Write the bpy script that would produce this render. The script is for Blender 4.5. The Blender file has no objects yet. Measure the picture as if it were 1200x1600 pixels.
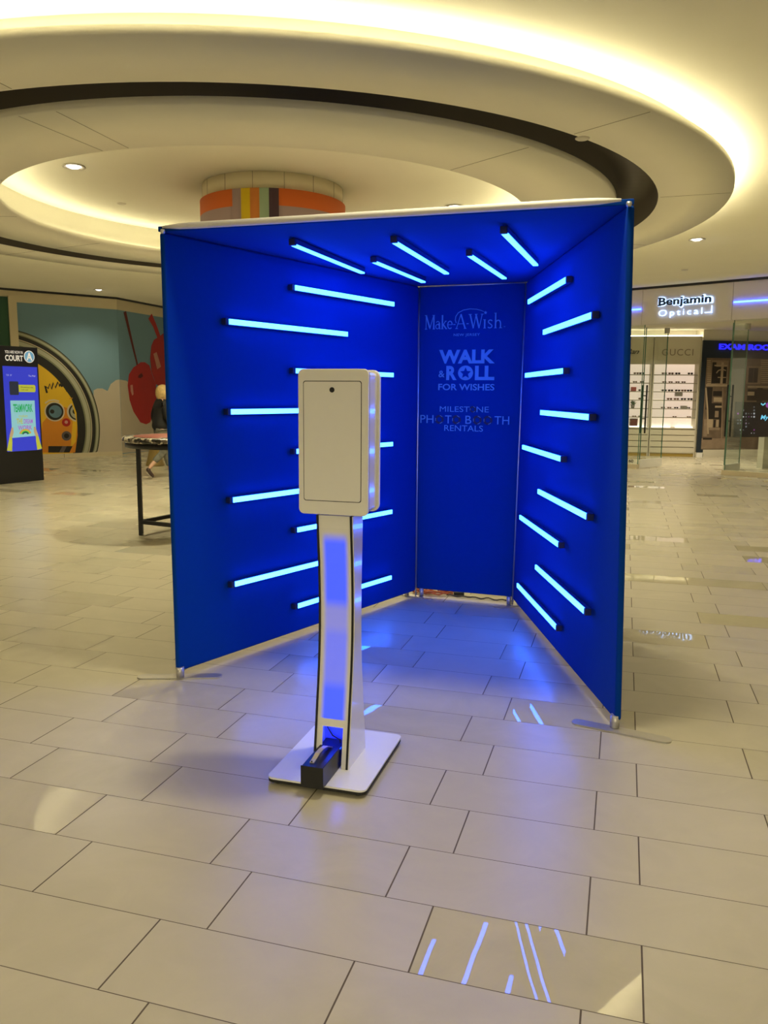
import bpy, bmesh, math, random
from mathutils import Vector as V, Matrix

# ------------------------------------------------------------------ camera, world, lights
SC = bpy.context.scene
COL = SC.collection
F_PX, PITCH, ROLL, HC = 1263.5, 0.143729, 0.00853903, 1.568
cp, sp = math.cos(PITCH), math.sin(PITCH)
FWD, UP0, RT0 = V((0, cp, -sp)), V((0, sp, cp)), V((1, 0, 0))
RT = math.cos(ROLL)*RT0 + math.sin(ROLL)*UP0
UPV = -math.sin(ROLL)*RT0 + math.cos(ROLL)*UP0
CAM = V((0, 0, HC))
cd = bpy.data.cameras.new('camera')
cd.sensor_fit = 'VERTICAL'; cd.sensor_height = 32; cd.lens = F_PX/1600*32
cd.clip_end = 200
cam = bpy.data.objects.new('camera', cd); COL.objects.link(cam)
M = Matrix((RT, UPV, -FWD)).transposed().to_4x4(); M.translation = CAM
cam.matrix_world = M
SC.camera = cam

WARM = (1.0, 0.895, 0.575)
COVE = (1.0, 0.89, 0.54)
COVE_IN, COVE_OUT = 11.0, 13.0
KS = 1.45
SPOT_W = 95.0
TUBE = (0.30, 2.4, 22.0)

w = bpy.data.worlds.new('world'); SC.world = w; w.use_nodes = True
w.node_tree.nodes['Background'].inputs[0].default_value = (1.0, 0.86, 0.55, 1)
w.node_tree.nodes['Background'].inputs[1].default_value = 0.55

SC.view_settings.view_transform = 'Standard'
SC.view_settings.look = 'None'
SC.view_settings.gamma = 1
SC.view_settings.exposure = 0.0
SC.view_settings.use_curve_mapping = False
cy = SC.cycles
cy.use_denoising = True
cy.max_bounces = 8; cy.diffuse_bounces = 4; cy.glossy_bounces = 4
cy.transmission_bounces = 4; cy.transparent_max_bounces = 16
cy.sample_clamp_indirect = 6
cy.caustics_reflective = False; cy.caustics_refractive = False

def spot(x, y, z, watts, size=2.3, blend=0.8, rad=0.08, color=WARM):
    l = bpy.data.lights.new('ceiling_spot', 'SPOT'); l.energy = watts; l.color = color
    l.spot_size = size; l.spot_blend = blend; l.shadow_soft_size = rad
    o = bpy.data.objects.new('ceiling_spot', l); o.location = (x, y, z); COL.objects.link(o)
    return o

# ceiling downlights of the court (fixtures seen in frame are built further down)
SPOTS = [(0.62, 3.45, 145, .13), (-3.4, 2.2, 48, .1), (3.6, 2.2, 40, .1), (0.2, -1.4, 48, .1), (-3.2, -1.6, 48, .1), (3.4, -1.6, 44, .1),
         (-6.6, 5.2, 130, .1), (6.2, 5.6, 75, .1), (4.61, 12.47, 110, .1), (-6.56, 19.0, 90, .1), (-9.5, 11.5, 120, .1),
         (4.2, 8.6, 65, .1), (7.8, 10.2, 120, .1), (-8.2, 15.8, 90, .1), (2.2, 17.6, 130, .1), (-2.4, 19.2, 100, .1), (-3.5, 0.6, 60, .1), (5.0, 15.4, 100, .1)]
for x, y, e, r in SPOTS:
    spot(x, y, 3.86, e*KS, rad=r)
for x, y, e in [(-3.51, 9.52, 110), (0.92, 11.31, 260), (-2.6, 12.6, 260), (-0.6, 8.6, 220)]:  # last two have no fixture; added for bounce light on the ring undersides
    spot(x, y, 4.04, e*KS*1.6, rad=.08)
# unseen wide-beam spots added behind the viewer to brighten the kiosk face
for x, y, e in [(-2.6, -5.2, 240), (2.2, -5.4, 240), (0, -9.0, 1600)]:
    spot(x, y, 3.86, e, size=3.0, blend=.3, rad=.15)

# ------------------------------------------------------------------ helpers
def ray(px, py):
    return FWD + RT*((px-600)/F_PX) - UPV*((py-800)/F_PX)

class Plane:
    """upright plane through two floor points; s runs along it, off comes out towards the viewer"""
    def __init__(s, A, B):
        s.A = V((A[0], A[1], 0)); s.e = (V((B[0], B[1], 0))-s.A).normalized()
        s.n = V((s.e.y, -s.e.x, 0))
    def P(s, u, z, off=0.0):
        return s.A + s.e*u + s.n*off + V((0, 0, z))
    def at(s, px, py):
        d = ray(px, py); t = (s.A-CAM).dot(s.n)/d.dot(s.n); p = CAM+d*t
        return ((p-s.A).dot(s.e), p.z)
    def mat(s, u, z, off=0):
        m = Matrix((s.e, V((0, 0, 1)), s.n)).transposed().to_4x4(); m.translation = s.P(u, z, off); return m

def mat(name, col, rough=.5, metal=0., emit=None, estr=1., var=0.0, scale=8., spec=.5, bump=0., bscale=60., trans=0., alpha=1., coat=0.):
    m = bpy.data.materials.new(name); m.use_nodes = True
    nt = m.node_tree; b = nt.nodes['Principled BSDF']
    b.inputs['Base Color'].default_value = (*col, 1); b.inputs['Roughness'].default_value = rough
    b.inputs['Metallic'].default_value = metal; b.inputs['Specular IOR Level'].default_value = spec
    b.inputs['Coat Weight'].default_value = coat
    if emit:
        b.inputs['Emission Color'].default_value = (*emit, 1); b.inputs['Emission Strength'].default_value = estr
    if var or bump:
        tc = nt.nodes.new('ShaderNodeTexCoord'); nz = nt.nodes.new('ShaderNodeTexNoise')
        nz.inputs['Scale'].default_value = scale; nz.inputs['Detail'].default_value = 4
        nt.links.new(tc.outputs['Object'], nz.inputs['Vector'])
        if var:
            mx = nt.nodes.new('ShaderNodeMix'); mx.data_type = 'RGBA'
            mx.inputs[6].default_value = tuple(max(0, c*(1-var)) for c in col)+(1,)
            mx.inputs[7].default_value = tuple(min(1, c*(1+var)) for c in col)+(1,)
            nt.links.new(nz.outputs['Fac'], mx.inputs[0]); nt.links.new(mx.outputs[2], b.inputs['Base Color'])
        if bump:
            n2 = nt.nodes.new('ShaderNodeTexNoise'); n2.inputs['Scale'].default_value = bscale
            nt.links.new(tc.outputs['Object'], n2.inputs['Vector'])
            bp = nt.nodes.new('ShaderNodeBump'); bp.inputs['Strength'].default_value = bump; bp.inputs['Distance'].default_value = .01
            nt.links.new(n2.outputs['Fac'], bp.inputs['Height']); nt.links.new(bp.outputs['Normal'], b.inputs['Normal'])
    return m

class MB:
    def __init__(s): s.v = []; s.f = []; s.m = []; s.sm = []
    def add(s, vs, fs, mi=0, smooth=False):
        k = len(s.v); s.v += [tuple(x) for x in vs]
        for f in fs: s.f.append([k+i for i in f]); s.m.append(mi); s.sm.append(smooth)
        return s
    def hexa(s, b, t, mi=0):          # four bottom corners, four top corners
        return s.add(list(b)+list(t), [(3,2,1,0),(4,5,6,7),(0,1,5,4),(1,2,6,5),(2,3,7,6),(3,0,4,7)], mi)
    def box(s, x0, x1, y0, y1, z0, z1, mi=0):
        return s.hexa([(x0,y0,z0),(x1,y0,z0),(x1,y1,z0),(x0,y1,z0)], [(x0,y0,z1),(x1,y0,z1),(x1,y1,z1),(x0,y1,z1)], mi)
    def slab(s, pl, u0, u1, z0, z1, o0, o1, mi=0):      # box on an upright plane
        P = pl.P
        return s.hexa([P(u0,z0,o1),P(u1,z0,o1),P(u1,z0,o0),P(u0,z0,o0)], [P(u0,z1,o1),P(u1,z1,o1),P(u1,z1,o0),P(u0,z1,o0)], mi)
    def prism(s, pts0, pts1, mi=0, smooth=False):       # two matching polygons
        n = len(pts0)
        s.add(list(pts0)+list(pts1), [tuple(range(n))[::-1], tuple(range(n, 2*n))], mi)
        return s.add(list(pts0)+list(pts1), [(i, (i+1) % n, n+(i+1) % n, n+i) for i in range(n)], mi, smooth)
    def poly(s, pl, uz, o0, o1, mi=0):                  # polygon on an upright plane, with thickness
        return s.prism([pl.P(u, z, o0) for u, z in uz], [pl.P(u, z, o1) for u, z in uz], mi)
    def lathe(s, prof, c=(0,0,0), n=96, mi=0, a0=0., a1=2*math.pi, closed=True, smooth=True):
        full = abs(a1-a0-2*math.pi) < 1e-6; m = n if full else n+1
        vs = []
        for i in range(m):
            a = a0+(a1-a0)*i/n
            vs += [(c[0]+r*math.cos(a), c[1]+r*math.sin(a), c[2]+z) for r, z in prof]
        k = len(prof); fs = []
        for i in range(n):
            j = (i+1) % m
            for q in range(k if closed else k-1):
                q2 = (q+1) % k
                fs.append((i*k+q, j*k+q, j*k+q2, i*k+q2))
        if not full and closed: fs += [tuple(range(k)), tuple(range((m-1)*k, m*k))[::-1]]
        return s.add(vs, fs, mi, smooth)
    def tube(s, pts, r, n=10, mi=0, cap=True):
        pts = [V(p) for p in pts]; rs = r if isinstance(r, (list, tuple)) else [r]*len(pts)
        vs = []; up = None
        for i, p in enumerate(pts):
            d = (pts[min(i+1, len(pts)-1)]-pts[max(i-1, 0)]).normalized()
            if up is None: up = V((0, 0, 1)) if abs(d.z) < .9 else V((1, 0, 0))
            a = d.cross(up).normalized(); b = a.cross(d).normalized(); up = b
            vs += [p+a*rs[i]*math.cos(2*math.pi*k/n)+b*rs[i]*math.sin(2*math.pi*k/n) for k in range(n)]
        fs = [(i*n+k, i*n+(k+1) % n, (i+1)*n+(k+1) % n, (i+1)*n+k) for i in range(len(pts)-1) for k in range(n)]
        s.add(vs, fs, mi, True)
        if cap: s.add(vs[:n], [tuple(range(n))[::-1]], mi); s.add(vs[-n:], [tuple(range(n))], mi)
        return s
    def build(s, name, mats, parent=None, bevel=0, seg=2, loc=None, recalc=True):
        me = bpy.data.meshes.new(name)
        o0 = V(loc) if loc is not None else V((0, 0, 0))
        me.from_pydata([V(x)-o0 for x in s.v], [], s.f)
        for m in (mats if isinstance(mats, (list, tuple)) else [mats]): me.materials.append(m)
        me.polygons.foreach_set('material_index', s.m); me.polygons.foreach_set('use_smooth', s.sm)
        if recalc:
            bm = bmesh.new(); bm.from_mesh(me)
            bmesh.ops.remove_doubles(bm, verts=bm.verts, dist=1e-5)
            bmesh.ops.recalc_face_normals(bm, faces=bm.faces); bm.to_mesh(me); bm.free()
        o = bpy.data.objects.new(name, me); COL.objects.link(o)
        if loc is not None: o.location = o0
        if parent:
            o.parent = parent
            pm = parent.matrix_basis
            o.matrix_parent_inverse = world(parent).inverted()
        if bevel:
            b = o.modifiers.new('bevel', 'BEVEL'); b.width = bevel; b.segments = seg; b.limit_method = 'ANGLE'; b.angle_limit = .6
            for p in me.polygons: p.use_smooth = True
            wn = o.modifiers.new('wn', 'WEIGHTED_NORMAL'); wn.keep_sharp = True
        return o

def world(o):
    m = o.matrix_basis.copy()
    while o.parent:
        m = o.parent.matrix_basis @ o.matrix_parent_inverse @ m; o = o.parent
    return m

def tag(o, label=None, cat=None, group=None, kind=None):
    if label: o['label'] = label
    if cat: o['category'] = cat
    if group: o['group'] = group
    if kind: o['kind'] = kind
    return o
def thing(name, loc, label, cat, group=None, rz=0):
    o = bpy.data.objects.new(name, None); COL.objects.link(o); o.location = loc; o.rotation_euler = (0, 0, rz)
    o.empty_display_size = .1
    return tag(o, label, cat, group)
def struct(o): o['kind'] = 'structure'; return o

def copy_tree(o, parent=None):
    c = o.copy(); COL.objects.link(c)
    if parent: c.parent = parent; c.matrix_parent_inverse = o.matrix_parent_inverse.copy()
    for ch in [x for x in bpy.data.objects if x.parent == o]: copy_tree(ch, c)
    return c

def rrect(x0, x1, y0, y1, r, n=5):
    pts = []
    for cx, cy_, a in ((x1-r, y1-r, 0), (x0+r, y1-r, 90), (x0+r, y0+r, 180), (x1-r, y0+r, 270)):
        for k in range(n+1):
            t = math.radians(a+90*k/n); pts.append((cx+r*math.cos(t), cy_+r*math.sin(t)))
    return pts

def text_geo(txt, bold=0.0, shear=0.0, spacing=1.0):
    """outline of a line of writing as flat 2D faces (built-in face), plus its bounds"""
    cu = bpy.data.curves.new('writing', 'FONT'); cu.body = txt; cu.offset = bold; cu.shear = shear
    cu.space_character = spacing; cu.resolution_u = 4; cu.fill_mode = 'FRONT'; cu.extrude = 0
    ob = bpy.data.objects.new('writing', cu); COL.objects.link(ob)
    dg = bpy.context.evaluated_depsgraph_get(); dg.update()
    me = bpy.data.meshes.new_from_object(ob.evaluated_get(dg))
    vs = [(v.co.x, v.co.y) for v in me.vertices]; fs = [tuple(p.vertices) for p in me.polygons]
    bpy.data.objects.remove(ob); bpy.data.curves.remove(cu); bpy.data.meshes.remove(me)
    x0 = min(v[0] for v in vs); x1 = max(v[0] for v in vs); y0 = min(v[1] for v in vs); y1 = max(v[1] for v in vs)
    return vs, fs, (x0, x1, y0, y1)

def write(mb, pl, txt, u0, u1, z0, z1, off, mi=0, bold=0., shear=0., spacing=1., th=.0, quad=None):
    """write txt so that its bounds fill u0..u1, z0..z1 of an upright plane"""
    vs, fs, (a0, a1, b0, b1) = text_geo(txt, bold, shear, spacing)
    uz = [(u0+(x-a0)/(a1-a0)*(u1-u0), z0+(y-b0)/(b1-b0)*(z1-z0)) for x, y in vs]
    mb.add([pl.P(u, z, off+th) for u, z in uz], fs, mi)
    if th:
        mb.add([pl.P(u, z, off) for u, z in uz], fs, mi)
        ed = {}
        for f in fs:
            for i in range(len(f)):
                a, b = f[i], f[(i+1) % len(f)]; ed.setdefault((min(a, b), max(a, b)), []).append((a, b))
        for k, l in ed.items():
            if len(l) == 1:
                a, b = l[0]; pa, pb = uz[a], uz[b]
                mb.add([pl.P(*pa, off), pl.P(*pb, off), pl.P(*pb, off+th), pl.P(*pa, off+th)], [(0, 1, 2, 3)], mi)
def stroke(mb, pl, uz, wd, off, mi=0, th=.001):
    """a drawn line of even or varying width on an upright plane"""
    n = len(uz); ws = wd if isinstance(wd, (list, tuple)) else [wd]*n
    L = []; R = []
    for i in range(n):
        a = uz[max(0, i-1)]; b = uz[min(n-1, i+1)]
        dx, dz = b[0]-a[0], b[1]-a[1]; q = math.hypot(dx, dz) or 1; nx, nz = -dz/q, dx/q
        L.append((uz[i][0]+nx*ws[i]/2, uz[i][1]+nz*ws[i]/2)); R.append((uz[i][0]-nx*ws[i]/2, uz[i][1]-nz*ws[i]/2))
    for i in range(n-1):
        mb.poly(pl, [L[i], L[i+1], R[i+1], R[i]], off, off+th, mi)
def arc(cx, cz, rx, rz, a0, a1, n=24):
    return [(cx+rx*math.cos(math.radians(a0+(a1-a0)*i/n)), cz+rz*math.sin(math.radians(a0+(a1-a0)*i/n))) for i in range(n+1)]

# ------------------------------------------------------------------ materials
MT = {}
MT['ceil'] = mat('ceiling_plaster', (.91, .885, .78), .85, var=.02, scale=2)
MT['ceil_dark'] = mat('slot_bronze', (.035, .026, .02), .45)
MT['seam'] = mat('seam_grey', (.28, .24, .18), .8)
MT['black'] = mat('black_paint', (.008, .008, .009), .4)
MT['blackm'] = mat('black_metal', (.012, .012, .014), .35, metal=.3)
MT['fabric'] = mat('blue_stretch_fabric', (.0, .040, .28), .8, var=.05, scale=30, spec=.08, bump=.05, bscale=400)
MT['fabric_back'] = mat('printed_blue_fabric', (.0, .037, .24), .8, var=.05, scale=30, spec=.08, bump=.05, bscale=400)
MT['white_fab'] = mat('white_fabric', (.78, .76, .72), .7, var=.05, scale=40)
MT['white'] = mat('white_powder_coat', (.80, .79, .75), .38, var=.02, scale=20)
MT['gloss'] = mat('glossy_white_acrylic', (.78, .77, .76), .16, coat=.5)
MT['white_lam'] = mat('white_laminate', (.82, .82, .82), .25)
MT['alu'] = mat('brushed_aluminium', (.62, .62, .64), .35, metal=.85)
MT['steel'] = mat('satin_steel', (.52, .50, .47), .4, metal=.7)
MT['print'] = mat('pale_print', (.10, .34, .62), .8)
MT['print_dk'] = mat('dark_print', (.004, .01, .05), .6)
MT['tube'] = mat('tube_light', (.8, .9, 1), .4, emit=TUBE, estr=1)
MT['housing'] = mat('tube_housing', (.03, .06, .22), .3, metal=.4)
MT['cap'] = mat('navy_end_cap', (.012, .02, .07), .35)
MT['cove_in'] = mat('inner_cove_strip', (1, 1, 1), .5, emit=COVE, estr=COVE_IN)
MT['cove_out'] = mat('outer_cove_strip', (1, 1, 1), .5, emit=COVE, estr=COVE_OUT)
MT['lamp'] = mat('lamp_glow', (1, 1, 1), .5, emit=(1, .95, .82), estr=6)
MT['rim'] = mat('lamp_rim', (.7, .66, .58), .4)
MT['orange'] = mat('orange_paint', (.75, .16, .03), .6)
MT['lilac'] = mat('lilac_paint', (.42, .31, .34), .6)
MT['yellow'] = mat('yellow_paint', (.85, .62, .02), .6)
MT['lorange'] = mat('light_orange_paint', (.75, .26, .06), .6)
MT['mint'] = mat('mint_paint', (.42, .58, .43), .6)
MT['plum'] = mat('plum_paint', (.09, .05, .08), .6)
MT['cream'] = mat('cream_paint', (.66, .58, .42), .7, var=.03, scale=3)
MT['fascia'] = mat('fascia_paint', (.74, .70, .68), .6, var=.03, scale=2)
MT['rubber'] = mat('rubber', (.01, .01, .01), .7)

for k_ in ('fabric',):
    b_ = MT[k_].node_tree.nodes['Principled BSDF']; b_.inputs['Sheen Weight'].default_value = .03; b_.inputs['Sheen Tint'].default_value = (.35, .6, 1, 1); b_.inputs['Sheen Roughness'].default_value = .4
# glass
def glassmat(name, tint, mixf=.12):
    m = bpy.data.materials.new(name); m.use_nodes = True; nt = m.node_tree; nt.nodes.clear()
    o = nt.nodes.new('ShaderNodeOutputMaterial'); t = nt.nodes.new('ShaderNodeBsdfTransparent'); g = nt.nodes.new('ShaderNodeBsdfGlossy')
    t.inputs[0].default_value = (*tint, 1); g.inputs['Roughness'].default_value = .02
    mx = nt.nodes.new('ShaderNodeMixShader'); lw = nt.nodes.new('ShaderNodeLayerWeight'); pw = nt.nodes.new('ShaderNodeMath'); pw.operation = 'POWER'; pw.inputs[1].default_value = 5
    fr = nt.nodes.new('ShaderNodeMath'); fr.operation = 'MULTIPLY_ADD'; fr.inputs[1].default_value = .7; fr.inputs[2].default_value = .04
    nt.links.new(lw.outputs['Facing'], pw.inputs[0]); nt.links.new(pw.outputs[0], fr.inputs[0])
    nt.links.new(fr.outputs[0], mx.inputs[0]); nt.links.new(t.outputs[0], mx.inputs[1]); nt.links.new(g.outputs[0], mx.inputs[2])
    nt.links.new(mx.outputs[0], o.inputs[0]); return m
MT['glass'] = glassmat('shop_glass', (.945, .975, .95))
MT['glass_edge'] = mat('glass_edge', (.10, .22, .16), .2)

# floor: large porcelain tiles 0.616 x 0.305 m in alternate bond, a few of them polished like mirrors
TILE_A, TILE_O = -0.286245, (-0.675, 2.237)
def floor_material():
    m = bpy.data.materials.new('porcelain_floor_tiles'); m.use_nodes = True; nt = m.node_tree; b = nt.nodes['Principled BSDF']
    N = nt.nodes.new; L = nt.links.new
    def mth(op, a, c=None, d=None):
        n = N('ShaderNodeMath'); n.operation = op
        for i, x in enumerate((a, c, d)):
            if x is None: continue
            if isinstance(x, (int, float)): n.inputs[i].default_value = x
            else: L(x, n.inputs[i])
        return n.outputs[0]
    tc = N('ShaderNodeTexCoord'); sx = N('ShaderNodeSeparateXYZ'); L(tc.outputs['Object'], sx.inputs[0])
    LW, WW = .61645, .3048
    vrow = mth('DIVIDE', sx.outputs[1], WW); row = mth('FLOOR', vrow); fv = mth('SUBTRACT', vrow, row)
    par = mth('FLOORED_MODULO', row, 2.0)
    shift = mth('SUBTRACT', .168, mth('MULTIPLY', par, .155))
    ucol = mth('DIVIDE', mth('SUBTRACT', sx.outputs[0], shift), LW); colm = mth('FLOOR', ucol); fu = mth('SUBTRACT', ucol, colm)
    du = mth('MULTIPLY', mth('MINIMUM', fu, mth('SUBTRACT', 1.0, fu)), LW)
    dv = mth('MULTIPLY', mth('MINIMUM', fv, mth('SUBTRACT', 1.0, fv)), WW)
    dist = mth('MINIMUM', mth('MULTIPLY', du, .85), mth('MULTIPLY', dv, 1.5))
    g = mth('LESS_THAN', dist, .0022)
    idv = N('ShaderNodeCombineXYZ'); L(colm, idv.inputs[0]); L(row, idv.inputs[1])
    wn = N('ShaderNodeTexWhiteNoise'); wn.noise_dimensions = '2D'; L(idv.outputs[0], wn.inputs['Vector'])
    # veining, offset per tile
    add = N('ShaderNodeVectorMath'); add.operation = 'MULTIPLY_ADD'
    L(wn.outputs['Color'], add.inputs[0]); add.inputs[1].default_value = (9, 9, 9); L(tc.outputs['Object'], add.inputs[2])
    n1 = N('ShaderNodeTexNoise'); n1.inputs['Scale'].default_value = 3.2; n1.inputs['Detail'].default_value = 7; n1.inputs['Distortion'].default_value = 1.2; n1.inputs['Roughness'].default_value = .6
    L(add.outputs[0], n1.inputs['Vector'])
    cr = N('ShaderNodeValToRGB'); L(n1.outputs['Fac'], cr.inputs[0])
    cr.color_ramp.elements[0].position = .3; cr.color_ramp.elements[0].color = (.49, .448, .332, 1)
    cr.color_ramp.elements[1].position = .75; cr.color_ramp.elements[1].color = (.55, .50, .378, 1)
    hv = N('ShaderNodeHueSaturation'); L(cr.outputs[0], hv.inputs['Color'])
    L(mth('ADD', .975, mth('MULTIPLY', wn.outputs['Value'], .04)), hv.inputs['Value'])
    mx = N('ShaderNodeMix'); mx.data_type = 'RGBA'; L(g, mx.inputs[0]); L(hv.outputs[0], mx.inputs[6]); mx.inputs[7].default_value = (.10, .075, .05, 1)
    L(mx.outputs[2], b.inputs['Base Color'])
    # polish per tile
    n3 = N('ShaderNodeTexNoise'); n3.inputs['Scale'].default_value = 1.4; L(add.outputs[0], n3.inputs['Vector'])
    rough = mth('ADD', .26, mth('MULTIPLY', wn.outputs['Value'], .06))
    pol = None
    for (r, c) in POLISHED:
        e = mth('MULTIPLY', mth('COMPARE', row, float(r), .3), mth('COMPARE', colm, float(c), .3))
        pol = e if pol is None else mth('ADD', pol, e)
    rnd = mth('GREATER_THAN', wn.outputs['Value'], .93)
    far = mth('GREATER_THAN', row, 14.0)
    pol = mth('MINIMUM', mth('ADD', pol, mth('MULTIPLY', rnd, far)), 1.0)
    rr = N('ShaderNodeMix'); rr.data_type = 'FLOAT'; L(pol, rr.inputs[0]); L(rough, rr.inputs[2]); rr.inputs[3].default_value = .006
    r2 = mth('MAXIMUM', rr.outputs[0], mth('MULTIPLY', g, .8))
    L(r2, b.inputs['Roughness'])
    b.inputs['Specular IOR Level'].default_value = .55
    # slight waviness: makes mirrored tubes wander
    n4 = N('ShaderNodeTexNoise'); n4.inputs['Scale'].default_value = 5.0; n4.inputs['Detail'].default_value = 1; L(tc.outputs['Object'], n4.inputs['Vector'])
    hgt = mth('SUBTRACT', mth('MULTIPLY', n4.outputs['Fac'], .35), mth('MULTIPLY', g, .4))
    bp = N('ShaderNodeBump'); bp.inputs['Strength'].default_value = .25; bp.inputs['Distance'].default_value = .004; L(hgt, bp.inputs['Height'])
    L(bp.outputs[0], b.inputs['Normal'])
    return m
POLISHED = [(0, 1), (1, -2), (11, 2), (17, 2), (13, 3), (8, -1), (6, 1), (5, 0), (5, -2), (24, 2), (23, 4)]
MT['floor'] = floor_material()

# ------------------------------------------------------------------ floor and ceiling
ftile = MB().box(-45, 45, -30, 50, -.1, 0).build('floor', MT['floor'])
ftile.location = (TILE_O[0], TILE_O[1], 0); ftile.rotation_euler = (0, 0, TILE_A); struct(ftile)

RC = (-1.411, 10.52, 0)
ZR, ZO, ZI = 3.70, 3.90, 4.08
o = MB().lathe([(5.12, ZO), (45, ZO), (45, ZO+.3), (5.12, ZO+.3)], RC, 160).build('ceiling', MT['ceil']); struct(o)
def radial_seam(mb, a, r0, r1, z, mi=1, wd=.006):
    c, s_ = math.cos(a), math.sin(a); q = V((-s_, c, 0))*wd/2
    p0 = V((RC[0]+r0*c, RC[1]+r0*s_, z)); p1 = V((RC[0]+r1*c, RC[1]+r1*s_, z)); d = V((0, 0, -.0015))
    mb.hexa([p0-q+d, p1-q+d, p1+q+d, p0+q+d], [p0-q, p1-q, p1+q, p0+q], mi)
m1 = MB().lathe([(4.56, ZR), (5.30, ZR), (5.30, ZR+.06), (5.27, ZR+.06), (5.27, ZR+.03), (5.12, ZR+.03), (5.12, ZO+.3), (4.56, ZO+.3)], RC, 160)
m2 = MB().lathe([(3.12, ZR), (4.12, ZR), (4.12, ZR+.055), (4.12, ZI+.12), (3.30, ZI+.12), (3.30, ZR+.03), (3.15, ZR+.03), (3.15, ZR+.06), (3.12, ZR+.06)], RC, 160)
for a in (-106, -50, -18, 15, 48, 81, 115, 150, 183, 217, 249):
    radial_seam(m1, math.radians(a), 4.58, 5.28, ZR)
    radial_seam(m2, math.radians(a), 3.14, 4.10, ZR)
struct(m1.build('ceiling_ring_outer', [MT['ceil'], MT['seam']]))
struct(m2.build('ceiling_ring_inner', [MT['ceil'], MT['seam']]))
ms = MB().lathe([(4.555, ZR+.004), (4.559, ZR+.004), (4.559, ZO+.1), (4.121, ZO+.1), (4.121, ZR+.06), (4.125, ZR+.06), (4.125, ZO+.05), (4.555, ZO+.05)], RC, 160)
struct(ms.build('trim_1', MT['ceil_dark']))
struct(MB().lathe([(.80, ZI), (3.32, ZI), (3.32, ZI+.1), (.80, ZI+.1)], RC, 120).build('ceiling_recess', MT['ceil']))
tag(MB().lathe([(3.17, ZR+.035), (3.26, ZR+.035), (3.26, ZR+.042), (3.17, ZR+.042)], RC, 96).build('cove_light', MT['cove_in']),
    'warm glowing cove strip around the inner round ceiling recess', 'light', 'cove lighting')
tag(MB().lathe([(5.15, ZR+.035), (5.25, ZR+.035), (5.25, ZR+.042), (5.15, ZR+.042)], RC, 120).build('cove_light', MT['cove_out']),
    'warm glowing cove strip around the outer rim of the ceiling ring', 'light', 'cove lighting')

# round column with a coloured band
mc = MB()
mc.lathe([(.865, 3.86), (.865, ZI+.05), (.5, ZI+.05), (.5, 3.86)], RC, 96, 0)
for a in range(-170, 190, 24):
    t = math.radians(a); c, s_ = math.cos(t), math.sin(t); q = V((-s_, c, 0))*.003
    p0 = V((RC[0]+.867*c, RC[1]+.867*s_, 3.88)); p1 = p0+V((0, 0, .2)); n_ = V((-c, -s_, 0))*.01
    mc.hexa([p0-q, p0+q, p0+q+n_, p0-q+n_], [p1-q, p1+q, p1+q+n_, p1-q+n_], 7)
def band(a0, a1, z0, z1, mi, r=.895):
    mc.lathe([(r, z0), (r, z1), (r-.08, z1), (r-.08, z0)], RC, max(2, int((a1-a0)/3)), mi, math.radians(a0), math.radians(a1))
FRONT = math.degrees(math.atan2(-RC[1], -RC[0]))
stops = [(-31.5, -24, 2), (-24, -16.8, 3), (-16.8, -9.8, 4), (-9.8, -2.8, 5), (-2.8, 4.2, 6)]
stops = [(-31.5, -24.2, 2, 2), (-24.2, -17.2, 3, 3), (-17.2, -10.2, 4, 4), (-10.2, -3.2, 5, 5), (-3.2, 4.0, 6, 6)]
for a0, a1, k, _ in stops:
    band(FRONT+a0, FRONT+a1, 0.0, 3.89, k)
band(FRONT+4.0, FRONT+328.5, 3.70, 3.89, 1)
band(FRONT+4.0, FRONT+328.5, 0.0, 3.70, 2)
struct(mc.build('column', [MT['cream'], MT['orange'], MT['lilac'], MT['yellow'], MT['lorange'], MT['mint'], MT['plum'], MT['seam']]))

# ceiling fittings
def downlight(x, y, z, label, r=.075, eye=True):
    t = thing('downlight', (x, y, z), label, 'downlight', 'round downlights in the ceiling')
    MB().lathe([(r, -.001), (r*1.35, -.004), (r*1.45, -.012), (r*1.3, -.016), (r*.95, -.01), (r*.9, .0)], (x, y, z), 32).build('rim', MT['rim'], t)
    MB().lathe([(.0001, -.03), (r*.55, -.024), (r*.86, -.006), (r*.86, .02), (.0001, .02)], (x, y, z), 24).build('lens', MT['lamp'], t)
downlight(-3.51, 9.52, ZI, 'lit downlight with a wide rim in the left part of the round ceiling recess', .09)
downlight(0.917, 11.31, ZI, 'lit downlight in the recess just above the blue booth canopy', .09)
downlight(-6.561, 19.0, ZO, 'small lit downlight in front of the painted mural wall', .075)
downlight(4.61, 12.47, ZO, 'lit downlight to the right of the booth near the ring edge', .085)
def disc(x, y, z, label):
    tag(MB().lathe([(.0001, -.014), (.045, -.012), (.06, -.004), (.06, .0), (.0001, .0)], (x, y, z), 28).build('sprinkler_cover', MT['rim']), label, 'sprinkler cover', 'flat round covers on the ceiling')
disc(-3.555, 11.325, ZI, 'small flat round cover in the inner ceiling recess, left of the striped column')
disc(1.627, 7.12, ZR, 'flat round cover on the outer ceiling ring, upper right')
disc(5.503, 15.396, ZO, 'small flat round cover on the ceiling in front of the optical shop')

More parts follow.
